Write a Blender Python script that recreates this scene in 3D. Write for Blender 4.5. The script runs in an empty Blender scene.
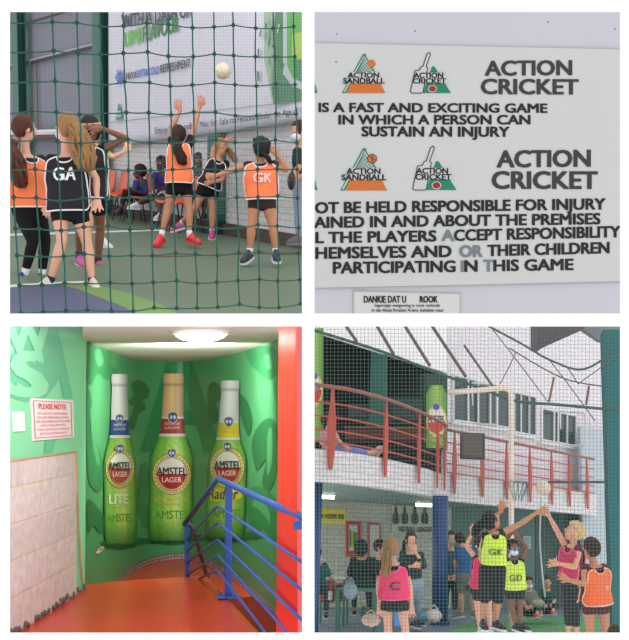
import bpy, bmesh, math, random
from mathutils import Vector, Matrix
random.seed(7)
PI = math.pi
F = 1000.0            # focal length in pixels of the 629 x 640 frame
CX, CY = 314.5, 320.0
V = Vector
scene = bpy.context.scene
COL = scene.collection

# ------------------------------------------------------------------ camera
cam_d = bpy.data.cameras.new('camera')
cam = bpy.data.objects.new('camera', cam_d)
COL.objects.link(cam)
cam_d.sensor_fit = 'VERTICAL'
cam_d.sensor_height = 24.0
cam_d.lens = 24.0 * F / 640.0
cam_d.clip_start = 0.05
cam_d.clip_end = 200
cam.rotation_euler = (PI / 2, 0, 0)
scene.camera = cam

def raydir(px, py):
    return V(((px - CX) / F, 1.0, -(py - CY) / F))

def C(px, py, D):
    return raydir(px, py) * D

# ------------------------------------------------------------------ rooms
class Room:
    """A room has its own upright direction; the four rooms face one viewer."""
    def __init__(s, hor, vpx, h, cxp):
        uy = (hor - CY) / F / (1 + ((vpx - CX) / F) ** 2)
        ux = uy * (vpx - CX) / F
        s.Z = V((ux, uy, 1.0)).normalized()
        # horizon line is d.Z = 0
        f = raydir(cxp, CY)
        s.Y = (f - s.Z * f.dot(s.Z)).normalized()
        s.X = s.Y.cross(s.Z).normalized()
        s.h = h
        s.O = -s.Z * h          # floor point below the viewer
        m = Matrix.Identity(4)
        for i in range(3):
            m[i][0] = s.X[i]; m[i][1] = s.Y[i]; m[i][2] = s.Z[i]; m[i][3] = s.O[i]
        s.M = m
    def W(s, x, y, z):
        return s.O + s.X * x + s.Y * y + s.Z * z
    def L(s, p):
        d = p - s.O
        return V((d.dot(s.X), d.dot(s.Y), d.dot(s.Z)))
    def Fl(s, px, py, z=0.0):
        d = raydir(px, py)
        t = (z - s.h) / d.dot(s.Z)
        return d * t
    def drop(s, p, z=0.0):
        l = s.L(p)
        return s.W(l.x, l.y, z)
    def mat_at(s, p, yaw=0.0):
        m = s.M.copy()
        m.translation = p
        return m @ Matrix.Rotation(yaw, 4, 'Z')

class Wall:
    """Upright wall whose plan is a polyline of (pixel x, distance) stations."""
    def __init__(s, room, pts, smooth=0):
        s.R = room
        P = []
        for px, D in pts:
            # station where the column px of the picture meets depth D at eye height
            d = raydir(px, 320)
            z = d.dot(room.Z)
            # move along column so that the ray is level
            py = 320 + F * z / room.Z.z
            w = C(px, py, D)
            l = room.L(w)
            P.append(V((l.x, l.y)))
        if smooth:
            Q = []
            n = len(P)
            for i in range(n - 1):
                p0 = P[max(i - 1, 0)]; p1 = P[i]; p2 = P[i + 1]; p3 = P[min(i + 2, n - 1)]
                for k in range(smooth):
                    t = k / smooth
                    Q.append(0.5 * ((2 * p1) + (p2 - p0) * t + (2 * p0 - 5 * p1 + 4 * p2 - p3) * t * t + (3 * p1 - p0 - 3 * p2 + p3) * t ** 3))
            Q.append(P[-1])
            P = Q
        s.P = P
        s.S = [0.0]
        for a, b in zip(P, P[1:]):
            s.S.append(s.S[-1] + (b - a).length)
        s.len = s.S[-1]
    def seg_n(s, i):
        a, b = s.P[i], s.P[i + 1]
        t = (b - a).normalized()
        n = V((t.y, -t.x))
        if n.dot(-a) < 0: n = -n
        return n
    def hit(s, px, py, off=0.0):
        d = raydir(px, py)
        o2 = V((0.0, 0.0)); d2 = V((d.dot(s.R.X), d.dot(s.R.Y))); dz = d.dot(s.R.Z)
        best = None
        m = len(s.P) - 1
        for i in range(m):
            a, b = s.P[i], s.P[i + 1]
            n = s.seg_n(i)
            den = d2.dot(n)
            if abs(den) < 1e-9: continue
            t = (a.dot(n) + off) / den
            if t <= 0: continue
            q = d2 * t
            e = (b - a)
            u = (q - a).dot(e) / e.length_squared
            ex = 0.0
            if u < 0: ex = -u * e.length
            elif u > 1: ex = (u - 1) * e.length
            if (i == 0 and u < 0) or (i == m - 1 and u > 1): ex *= 0.02
            if best is None or ex < best[0]:
                best = (ex, t)
        return d * best[1]
    def s_of(s, px, off=0.0):
        l = s.R.L(s.hit(px, 320, off))
        q = V((l.x, l.y)); bd = 1e9; bs = 0
        for i in range(len(s.P) - 1):
            a, b = s.P[i], s.P[i + 1]
            e = b - a
            u = (q - a).dot(e) / e.length_squared
            if 0 < i < len(s.P) - 2: u = max(0, min(1, u))
            dd = (a + e * u - q).length
            if dd < bd: bd = dd; bs = s.S[i] + u * e.length
        return bs
    def at(s, ss, z, off=0.0):
        i = 0
        while i < len(s.P) - 2 and s.S[i + 1] < ss: i += 1
        a, b = s.P[i], s.P[i + 1]
        t = (b - a).normalized()
        q = a + t * (ss - s.S[i]) + s.seg_n(i) * off
        return s.R.W(q.x, q.y, z)
    def nrm(s, ss):
        i = 0
        while i < len(s.P) - 2 and s.S[i + 1] < ss: i += 1
        n = s.seg_n(i)
        return (s.R.X * n.x + s.R.Y * n.y)
    def z_of(s, px, py, off=0.0):
        return s.R.L(s.hit(px, py, off)).z

TL = Room(152, 155, 1.2, 155)
TR = Room(170, 467, 1.6, 467)
BL = Room(410, 155, 1.5, 155)
BR = Room(548, 467, 1.4, 467)

# ------------------------------------------------------------------ materials
def lin(c):
    c = c / 255.0
    return c / 12.92 if c <= 0.04045 else ((c + 0.055) / 1.055) ** 2.4
def rgb(c, g=1.0):
    return tuple(min(0.96, lin(x) / g) for x in c[:3]) + (1.0,)
MATS = {}
def mat(name, c, g=1.0, rough=0.7, var=0.12, scale=6.0, bump=0.0, bscale=None, spec=0.4, metal=0.0, stretch=None):
    if name in MATS: return MATS[name]
    m = bpy.data.materials.new(name); m.use_nodes = True
    nt = m.node_tree; N = nt.nodes; Lk = nt.links
    b = N['Principled BSDF']
    b.inputs['Roughness'].default_value = rough
    b.inputs['Metallic'].default_value = metal
    b.inputs['Specular IOR Level'].default_value = spec
    col = rgb(c, g)
    tc = N.new('ShaderNodeTexCoord')
    src = tc.outputs['Object']
    if stretch:
        mp = N.new('ShaderNodeMapping'); mp.inputs['Scale'].default_value = stretch
        Lk.new(src, mp.inputs[0]); src = mp.outputs[0]
    nz = N.new('ShaderNodeTexNoise'); nz.inputs['Scale'].default_value = scale; nz.inputs['Detail'].default_value = 4
    Lk.new(src, nz.inputs['Vector'])
    mx = N.new('ShaderNodeMix'); mx.data_type = 'RGBA'
    mx.inputs['A'].default_value = tuple(x * (1 - var) for x in col[:3]) + (1,)
    mx.inputs['B'].default_value = tuple(min(0.97, x * (1 + var)) for x in col[:3]) + (1,)
    Lk.new(nz.outputs['Fac'], mx.inputs['Factor'])
    Lk.new(mx.outputs['Result'], b.inputs['Base Color'])
    if bump:
        bn = N.new('ShaderNodeBump'); bn.inputs['Strength'].default_value = bump; bn.inputs['Distance'].default_value = 0.02
        n2 = N.new('ShaderNodeTexNoise'); n2.inputs['Scale'].default_value = bscale or scale * 4; n2.inputs['Detail'].default_value = 6
        Lk.new(src, n2.inputs['Vector']); Lk.new(n2.outputs['Fac'], bn.inputs['Height']); Lk.new(bn.outputs[0], b.inputs['Normal'])
    MATS[name] = m
    return m
def brickmat(name, c1, c2, mortar, g, bw, bh, msz, rough=0.8, bump=0.4, offset=0.5, var=0.1):
    if name in MATS: return MATS[name]
    m = bpy.data.materials.new(name); m.use_nodes = True
    nt = m.node_tree; N = nt.nodes; Lk = nt.links
    b = N['Principled BSDF']; b.inputs['Roughness'].default_value = rough
    tc = N.new('ShaderNodeTexCoord')
    br = N.new('ShaderNodeTexBrick')
    br.offset = offset
    br.inputs['Color1'].default_value = rgb(c1, g); br.inputs['Color2'].default_value = rgb(c2, g); br.inputs['Mortar'].default_value = rgb(mortar, g)
    br.inputs['Scale'].default_value = 1.0; br.inputs['Brick Width'].default_value = bw; br.inputs['Row Height'].default_value = bh
    br.inputs['Mortar Size'].default_value = msz; br.inputs['Mortar Smooth'].default_value = 0.2
    Lk.new(tc.outputs['UV'], br.inputs['Vector'])
    nz = N.new('ShaderNodeTexNoise'); nz.inputs['Scale'].default_value = 14; nz.inputs['Detail'].default_value = 6
    Lk.new(tc.outputs['UV'], nz.inputs['Vector'])
    mx = N.new('ShaderNodeMix'); mx.data_type = 'RGBA'; mx.blend_type = 'MULTIPLY'; mx.inputs['Factor'].default_value = 1
    cr = N.new('ShaderNodeValToRGB'); cr.color_ramp.elements[0].position = 0.3; cr.color_ramp.elements[1].position = 0.7
    cr.color_ramp.elements[0].color = (1 - var * 2,) * 3 + (1,); cr.color_ramp.elements[1].color = (1, 1, 1, 1)
    Lk.new(nz.outputs['Fac'], cr.inputs[0]); Lk.new(br.outputs['Color'], mx.inputs['A']); Lk.new(cr.outputs[0], mx.inputs['B'])
    Lk.new(mx.outputs['Result'], b.inputs['Base Color'])
    bn = N.new('ShaderNodeBump'); bn.inputs['Strength'].default_value = bump; bn.inputs['Distance'].default_value = 0.01; bn.invert = True
    Lk.new(br.outputs['Fac'], bn.inputs['Height']); Lk.new(bn.outputs[0], b.inputs['Normal'])
    MATS[name] = m
    return m
def vcmat(name, rough=0.6, spec=0.3):
    if name in MATS: return MATS[name]
    m = bpy.data.materials.new(name); m.use_nodes = True
    nt = m.node_tree; b = nt.nodes['Principled BSDF']
    b.inputs['Roughness'].default_value = rough; b.inputs['Specular IOR Level'].default_value = spec
    a = nt.nodes.new('ShaderNodeAttribute'); a.attribute_name = 'Col'
    nz = nt.nodes.new('ShaderNodeTexNoise'); nz.inputs['Scale'].default_value = 30
    hs = nt.nodes.new('ShaderNodeMix'); hs.data_type = 'RGBA'; hs.blend_type = 'MULTIPLY'; hs.inputs['Factor'].default_value = 0.08
    nt.links.new(a.outputs['Color'], hs.inputs['A']); nt.links.new(nz.outputs['Color'], hs.inputs['B'])
    nt.links.new(hs.outputs['Result'], b.inputs['Base Color'])
    MATS[name] = m
    return m
def emit(name, c, s):
    m = bpy.data.materials.new(name); m.use_nodes = True
    b = m.node_tree.nodes['Principled BSDF']
    b.inputs['Base Color'].default_value = rgb(c); b.inputs['Emission Color'].default_value = rgb(c); b.inputs['Emission Strength'].default_value = s
    return m
def glassy(name, c, g, rough=0.12):
    return mat(name, c, g, rough=rough, var=0.15, scale=2, spec=0.6)

# ------------------------------------------------------------------ mesh builder
class MB:
    def __init__(s):
        s.v = []; s.f = []; s.c = None; s.uv = None
    def add(s, vs, fs, cols=None, uvs=None):
        b = len(s.v)
        s.v.extend(vs); s.f.extend([tuple(b + i for i in f) for f in fs])
        if cols is not None:
            if s.c is None: s.c = [(1, 1, 1, 1)] * b
            s.c.extend(cols)
        elif s.c is not None: s.c.extend([(1, 1, 1, 1)] * len(vs))
        if uvs is not None:
            if s.uv is None: s.uv = [(0, 0)] * b
            s.uv.extend(uvs)
        elif s.uv is not None: s.uv.extend([(0, 0)] * len(vs))
        return s
    def box(s, c, ax, sz):
        """c centre, ax three unit vectors, sz full sizes"""
        vs = []
        for i in (-.5, .5):
            for j in (-.5, .5):
                for k in (-.5, .5):
                    vs.append(c + ax[0] * (i * sz[0]) + ax[1] * (j * sz[1]) + ax[2] * (k * sz[2]))
        s.add(vs, [(0, 1, 3, 2), (4, 6, 7, 5), (0, 4, 5, 1), (2, 3, 7, 6), (0, 2, 6, 4), (1, 5, 7, 3)])
        return s
    def rbox(s, c, ax, sz, r=None):
        """box with bevelled edges"""
        r = r or min(sz) * 0.18
        bm = bmesh.new(); bmesh.ops.create_cube(bm, size=1)
        for v in bm.verts: v.co = V((v.co.x * sz[0], v.co.y * sz[1], v.co.z * sz[2]))
        bmesh.ops.bevel(bm, geom=bm.edges[:], offset=r, segments=2, affect='EDGES', profile=0.5)
        vs = [c + ax[0] * v.co.x + ax[1] * v.co.y + ax[2] * v.co.z for v in bm.verts]
        for i, v in enumerate(bm.verts): v.index = i
        fs = [tuple(v.index for v in f.verts) for f in bm.faces]
        bm.free(); s.add(vs, fs); return s
    def tube(s, pts, r, n=8, caps=True, flat=None, side=None):
        """tube through world points; r number or list; flat squashes across side"""
        m = len(pts)
        rs = r if isinstance(r, (list, tuple)) else [r] * m
        rings = []
        prev = None
        for i, p in enumerate(pts):
            if i == 0: t = pts[1] - p
            elif i == m - 1: t = p - pts[i - 1]
            else: t = (pts[i + 1] - p).normalized() + (p - pts[i - 1]).normalized()
            t = t.normalized()
            if prev is None:
                ref = side if side else (V((0, 0, 1)) if abs(t.z) < 0.9 else V((1, 0, 0)))
                a = (ref - t * ref.dot(t)).normalized()
            else:
                a = (prev - t * prev.dot(t)).normalized()
            prev = a
            b = t.cross(a)
            rings.append([p + a * (math.cos(2 * PI * k / n) * rs[i]) + b * (math.sin(2 * PI * k / n) * rs[i] * (flat or 1)) for k in range(n)])
        s.loft(rings, caps)
        return s
    def loft(s, rings, caps=True, closed=True, cols=None):
        n = len(rings[0]); vs = [p for r in rings for p in r]; fs = []
        for i in range(len(rings) - 1):
            for k in range(n if closed else n - 1):
                k2 = (k + 1) % n
                fs.append((i * n + k, i * n + k2, (i + 1) * n + k2, (i + 1) * n + k))
        if caps and closed:
            fs.append(tuple(range(n))[::-1]); fs.append(tuple(range((len(rings) - 1) * n, len(rings) * n)))
        s.add(vs, fs, cols); return s
    def ell(s, c, ax, r, nu=14, nv=10, fn=None):
        vs = []; fs = []
        for j in range(nv + 1):
            th = PI * j / nv
            for i in range(nu):
                ph = 2 * PI * i / nu
                d = (math.sin(th) * math.cos(ph), math.sin(th) * math.sin(ph), math.cos(th))
                k = fn(d) if fn else 1
                vs.append(c + ax[0] * (d[0] * r[0] * k) + ax[1] * (d[1] * r[1] * k) + ax[2] * (d[2] * r[2] * k))
        for j in range(nv):
            for i in range(nu):
                fs.append((j * nu + i, j * nu + (i + 1) % nu, (j + 1) * nu + (i + 1) % nu, (j + 1) * nu + i))
        s.add(vs, fs); return s
    def ball(s, c, r, n=10):
        return s.ell(c, (V((1, 0, 0)), V((0, 1, 0)), V((0, 0, 1))), (r, r, r), n, max(6, n - 3))
    def prism(s, pts, d):
        """polygon (world points) given thickness by vector d"""
        n = len(pts)
        s.add(list(pts) + [p + d for p in pts], [tuple(range(n)), tuple(range(n, 2 * n))[::-1]] + [(i, (i + 1) % n, n + (i + 1) % n, n + i)[::-1] for i in range(n)])
        return s
    def build(s, name, m, parent=None, smooth=False, root_m=None):
        me = bpy.data.meshes.new(name)
        inv = None
        if parent is not None: inv = world_of(parent).inverted()
        elif root_m is not None: inv = root_m.inverted()
        vs = [inv @ v for v in s.v] if inv is not None else s.v
        me.from_pydata([tuple(v) for v in vs], [], s.f)
        if s.c:
            a = me.color_attributes.new('Col', 'FLOAT_COLOR', 'POINT')
            for i, c in enumerate(s.c): a.data[i].color = c
        if s.uv:
            u = me.uv_layers.new(name='UVMap')
            for l in me.loops: u.data[l.index].uv = s.uv[l.vertex_index]
        if m: me.materials.append(m)
        me.validate()
        bm = bmesh.new(); bm.from_mesh(me); bmesh.ops.recalc_face_normals(bm, faces=bm.faces[:]); bm.to_mesh(me); bm.free()
        if smooth:
            for p in me.polygons: p.use_smooth = True
        o = bpy.data.objects.new(name, me); COL.objects.link(o)
        if parent is not None: o.parent = parent; WM[o.name] = world_of(parent).copy()
        elif root_m is not None: o.matrix_world = root_m; WM[o.name] = root_m.copy()
        return o
WM = {}
def world_of(o):
    return WM.get(o.name, Matrix.Identity(4))
def thing(name, label, cat, m, group=None):
    o = bpy.data.objects.new(name, None); COL.objects.link(o); o.empty_display_size = 0.1
    o.matrix_world = m; WM[o.name] = m.copy()
    return tag(o, label, cat, group)
def tag(o, label=None, cat=None, group=None, kind=None):
    if label: o['label'] = label
    if cat: o['category'] = cat
    if group: o['group'] = group
    if kind: o['kind'] = kind
    return o
def struct(o): o['kind'] = 'structure'; return o
def copy_thing(src, m, label, group=None):
    r = src.copy(); COL.objects.link(r); r.matrix_world = m; WM[r.name] = m.copy()
    r['label'] = label
    if group: r['group'] = group
    for ch in src.children:
        c = ch.copy(); COL.objects.link(c); c.parent = r; WM[c.name] = m.copy()
        for g in ch.children:
            d = g.copy(); COL.objects.link(d); d.parent = c; WM[d.name] = m.copy()
    return r
def blob(mb, name, m, parent, voxel=0.009, smooth_it=3):
    """one continuous skin grown over overlapping volumes"""
    me = bpy.data.meshes.new('tmp'); me.from_pydata([tuple(v) for v in mb.v], [], mb.f)
    bm = bmesh.new(); bm.from_mesh(me); bmesh.ops.recalc_face_normals(bm, faces=bm.faces[:]); bm.to_mesh(me); bm.free()
    o = bpy.data.objects.new('tmp', me); COL.objects.link(o)
    md = o.modifiers.new('r', 'REMESH'); md.mode = 'VOXEL'; md.voxel_size = voxel; md.adaptivity = 0
    sm = o.modifiers.new('s', 'SMOOTH'); sm.factor = 0.5; sm.iterations = smooth_it
    dg = bpy.context.evaluated_depsgraph_get()
    ev = o.evaluated_get(dg)
    m2 = bpy.data.meshes.new_from_object(ev)
    bpy.data.objects.remove(o)
    m2.name = name
    m2.transform(world_of(parent).inverted())
    m2.materials.clear(); m2.materials.append(m)
    for p in m2.polygons: p.use_smooth = True
    r = bpy.data.objects.new(name, m2); COL.objects.link(r); r.parent = parent; WM[r.name] = world_of(parent).copy()
    return r

# ------------------------------------------------------------------ text
_TC = {}
def text2d(s, bold=0.0, shear=0.0, spacing=1.0):
    key = (s, bold, shear, spacing)
    if key in _TC: return _TC[key]
    cu = bpy.data.curves.new('t', 'FONT'); cu.body = s; cu.size = 1; cu.offset = bold; cu.shear = shear; cu.space_character = spacing
    cu.resolution_u = 3
    o = bpy.data.objects.new('t', cu); COL.objects.link(o)
    dg = bpy.context.evaluated_depsgraph_get()
    me = bpy.data.meshes.new_from_object(o.evaluated_get(dg))
    vs = [(v.co.x, v.co.y) for v in me.vertices]; fs = [tuple(p.vertices) for p in me.polygons]
    bpy.data.objects.remove(o); bpy.data.meshes.remove(me); bpy.data.curves.remove(cu)
    x0 = min(v[0] for v in vs); x1 = max(v[0] for v in vs); y0 = min(v[1] for v in vs); y1 = max(v[1] for v in vs)
    if s.upper() == s: y0, y1 = 0.0, 0.682      # capitals: measure by cap height
    vs = [((x - x0) / (x1 - x0), (y - y0) / (y1 - y0)) for x, y in vs]
    _TC[key] = (vs, fs)
    return _TC[key]
def text_q(mb, s, quad, surf, bold=0.0, col=None, shear=0.0, spacing=1.0):
    """quad: pixel corners bottom-left, bottom-right, top-right, top-left; surf(px,py) -> point"""
    vs, fs = text2d(s, 0.0, shear, spacing)
    (ax, ay), (bx, by), (cx, cy), (dx, dy) = quad
    hp = math.hypot(dx - ax, dy - ay)
    wp = math.hypot(bx - ax, by - ay) / max(1, len(s))
    k = max(0.0, bold) * min(hp, wp * 1.25) * 1.05
    for n, (ox, oy) in enumerate([(0, 0)] if k < .01 else [(0, 0), (-k, -k * .6), (k, -k * .6), (-k, k * .6), (k, k * .6), (-k * 1.2, 0), (k * 1.2, 0)]):
        out = []
        for u, w in vs:
            x = (ax * (1 - u) + bx * u) * (1 - w) + (dx * (1 - u) + cx * u) * w
            y = (ay * (1 - u) + by * u) * (1 - w) + (dy * (1 - u) + cy * u) * w
            out.append(surf(x + ox, y + oy) * (1 - 2.5e-5 * n))
        mb.add(out, fs, [col] * len(out) if col else None)
def rect(x0, y0, x1, y1, sl=0.0):
    """text quad with baseline y1 at left, slope sl (pixels down per pixel right)"""
    d = (x1 - x0) * sl
    return [(x0, y1), (x1, y1 + d), (x1, y0 + d), (x0, y0)]
def poly_q(mb, pts, surf, col=None):
    out = [surf(x, y) for x, y in pts]
    mb.add(out, [tuple(range(len(out)))], [col] * len(out) if col else None)
def disc_q(mb, cx, cy, rx, ry, surf, col=None, n=28, inner=0.0):
    if inner == 0:
        poly_q(mb, [(cx + rx * math.cos(2 * PI * i / n), cy + ry * math.sin(2 * PI * i / n)) for i in range(n)], surf, col)
    else:
        o = [surf(cx + rx * k * math.cos(2 * PI * i / n), cy + ry * k * math.sin(2 * PI * i / n)) for k in (1, inner) for i in range(n)]
        mb.add(o, [(i, (i + 1) % n, n + (i + 1) % n, n + i) for i in range(n)], [col] * len(o) if col else None)
def line_q(mb, pts, w, surf, col=None, closed=False):
    m = len(pts)
    for i in range(m if closed else m - 1):
        (x0, y0), (x1, y1) = pts[i], pts[(i + 1) % m]
        L = math.hypot(x1 - x0, y1 - y0) or 1; nx, ny = -(y1 - y0) / L * w / 2, (x1 - x0) / L * w / 2
        ex, ey = (x1 - x0) / L * w / 3, (y1 - y0) / L * w / 3
        poly_q(mb, [(x0 - ex + nx, y0 - ey + ny), (x1 + ex + nx, y1 + ey + ny), (x1 + ex - nx, y1 + ey - ny), (x0 - ex - nx, y0 - ey - ny)], surf, col)
def row_top(wall, row):
    """height of the wall that reaches picture row at each station"""
    def f(s):
        p = wall.at(s, wall.R.h); return wall.z_of(CX + F * p.x / p.y, row)
    return f
def wall_sheet(mb, wall, px0, px1, z0, z1, off=0.0, thick=0.0, n=None):
    """strip of wall between two picture columns; z0/z1 numbers or functions of s; carries metre UVs"""
    s0, s1 = wall.s_of(px0), wall.s_of(px1)
    if s0 > s1: s0, s1 = s1, s0
    ss = sorted(set([s0, s1] + [q for q in wall.S if s0 < q < s1]))
    if n:
        ss = sorted(set(ss + [s0 + (s1 - s0) * i / n for i in range(n + 1)]))
    fz0 = z0 if callable(z0) else (lambda q: z0)
    fz1 = z1 if callable(z1) else (lambda q: z1)
    vs = []; uv = []; fs = []
    for q in ss:
        vs += [wall.at(q, fz0(q), off), wall.at(q, fz1(q), off)]
        uv += [(q, fz0(q)), (q, fz1(q))]
    m = len(ss)
    fs = [(2 * i, 2 * i + 2, 2 * i + 3, 2 * i + 1) for i in range(m - 1)]
    if thick:
        for q in ss:
            vs += [wall.at(q, fz0(q), off - thick), wall.at(q, fz1(q), off - thick)]
            uv += [(q, fz0(q)), (q, fz1(q))]
        b = 2 * m
        fs += [(b + 2 * i, b + 2 * i + 1, b + 2 * i + 3, b + 2 * i + 2) for i in range(m - 1)]
        for i in range(m - 1):
            fs.append((2 * i + 1, 2 * i + 3, b + 2 * i + 3, b + 2 * i + 1)); fs.append((2 * i, b + 2 * i, b + 2 * i + 2, 2 * i + 2))
        fs.append((0, 1, b + 1, b)); fs.append((2 * m - 2, b + 2 * m - 2, b + 2 * m - 1, 2 * m - 1))
    mb.add(vs, fs, uvs=uv)
    return mb
# ------------------------------------------------------------------ people
def lerp(a, b, t): return a + (b - a) * t
def tab(T, v):
    if v <= T[0][0]: return T[0][1:]
    for a, b in zip(T, T[1:]):
        if v <= b[0]:
            t = (v - a[0]) / (b[0] - a[0]); t = t * t * (3 - 2 * t) * .5 + t * .5
            return tuple(lerp(x, y, t) for x, y in zip(a[1:], b[1:]))
    return T[-1][1:]
SK = {'light': (206, 152, 130), 'tan': (186, 128, 98), 'brown': (122, 80, 60), 'dark': (78, 52, 42), 'fair': (212, 158, 136)}
HR = {'brown': (62, 36, 24), 'black': (24, 20, 20), 'blonde': (150, 112, 70), 'darkbrown': (48, 30, 22), 'pale': (205, 175, 130), 'auburn': (80, 40, 26)}
def cloth(name, c, g, var=0.1): return mat('cloth_' + name, c, g, rough=0.85, var=var, scale=9, bump=0.35, bscale=14, spec=0.2)

class Torso:
    def __init__(s, P, hw_extra, k, flip):
        s.c0 = (P['ls'] + P['rs']) / 2; s.c1 = (P['lh'] + P['rh']) / 2
        s.sv0 = (P['rs'] - P['ls']); s.sv1 = (P['rh'] - P['lh'])
        if s.sv1.length < 0.02: s.sv1 = s.sv0.copy()
        s.w0 = max(s.sv0.length / 2, 0.07 * k) + 0.028 * k; s.w1 = max(s.sv1.length / 2, 0.05 * k) + 0.062 * k + hw_extra
        s.sv0.normalize(); s.sv1.normalize()
        s.ax = (s.c1 - s.c0); s.len = s.ax.length; s.ax.normalize()
        s.k = k
        s.flip = flip
        nk = P['neck']
        s.T = [(-0.14, .30, .052), (-0.07, .42, .062), (-0.03, .66, .07), (0.02, .90, .078), (0.10, 1.0, .095), (0.3, .95, .112), (0.6, .80, .098), (0.85, .0, .112), (1.0, .0, .118), (1.14, .0, .10), (1.25, 0, .08)]
    def frame(s, v):
        t = max(0, min(1, v))
        sv = (s.sv0 * (1 - t) + s.sv1 * t)
        ax = s.ax
        sv = (sv - ax * sv.dot(ax)).normalized()
        n = sv.cross(ax).normalized()
        c = s.c0 + s.ax * (s.len * v)
        if n.dot(-c) < 0: n = -n
        n = n * s.flip
        return c, sv, n
    def wt(s, v):
        a, t = tab(s.T, v)
        if v < .6: w = a * s.w0
        else:
            b = {0.6: 0, .85: 1, 1.0: 1, 1.12: 1}
            u = min(1, (v - .6) / .25); u = u * u * (3 - 2 * u)
            wh = s.w1 * (1.0 if v < 1.03 else (1.0 - (v - 1.03) * 1.0))
            w = lerp(.80 * s.w0, wh, u)
        return w, t * s.k
    def S(s, phi, v, off=0.0):
        c, sv, n = s.frame(v)
        w, t = s.wt(v)
        sn, cs = math.sin(phi), math.cos(phi)
        e = 0.85
        x = math.copysign(abs(sn) ** e, sn); y = math.copysign(abs(cs) ** e, cs)
        return c + sv * (x * (w + off)) + n * (y * (t + off))
    def loft(s, mb, v0, v1, off=0.0, n=20, m=14, flare=0.0):
        rings = []
        for i in range(m + 1):
            v = lerp(v0, v1, i / m)
            rings.append([s.S(2 * PI * k / n, v, off + flare * (i / m)) for k in range(n)])
        mb.loft(rings)

def hand(mb, w, d, nrm, k=1.0, curl=0.25, spread=1.0, side=1):
    d = d.normalized(); nrm = (nrm - d * nrm.dot(d)).normalized(); a = d.cross(nrm)
    mb.tube([w - d * .02 * k, w + d * .02 * k, w + d * .055 * k, w + d * .085 * k], [.024 * k, .034 * k, .04 * k, .036 * k], n=10, flat=.5, side=a)
    L = (.062, .074, .07, .054)
    for i in range(4):
        o = (i - 1.5) * .021 * k
        fd = (d + a * ((i - 1.5) * .16 * spread)).normalized()
        b = w + d * .078 * k + a * o
        p1 = b + fd * (L[i] * .45 * k); p2 = p1 + (fd + nrm * curl).normalized() * (L[i] * .35 * k); p3 = p2 + (fd + nrm * curl * 2.2).normalized() * (L[i] * .3 * k)
        mb.tube([b, p1, p2, p3], [.0105 * k, .0098 * k, .0092 * k, .0075 * k], n=7)
    b = w + d * .03 * k - a * (.03 * side * k)
    td = (d * .7 - a * (.8 * side)).normalized()
    mb.tube([b, b + td * .03 * k, b + (td + d * .4).normalized() * .062 * k], [.0135 * k, .012 * k, .009 * k], n=7)

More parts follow.
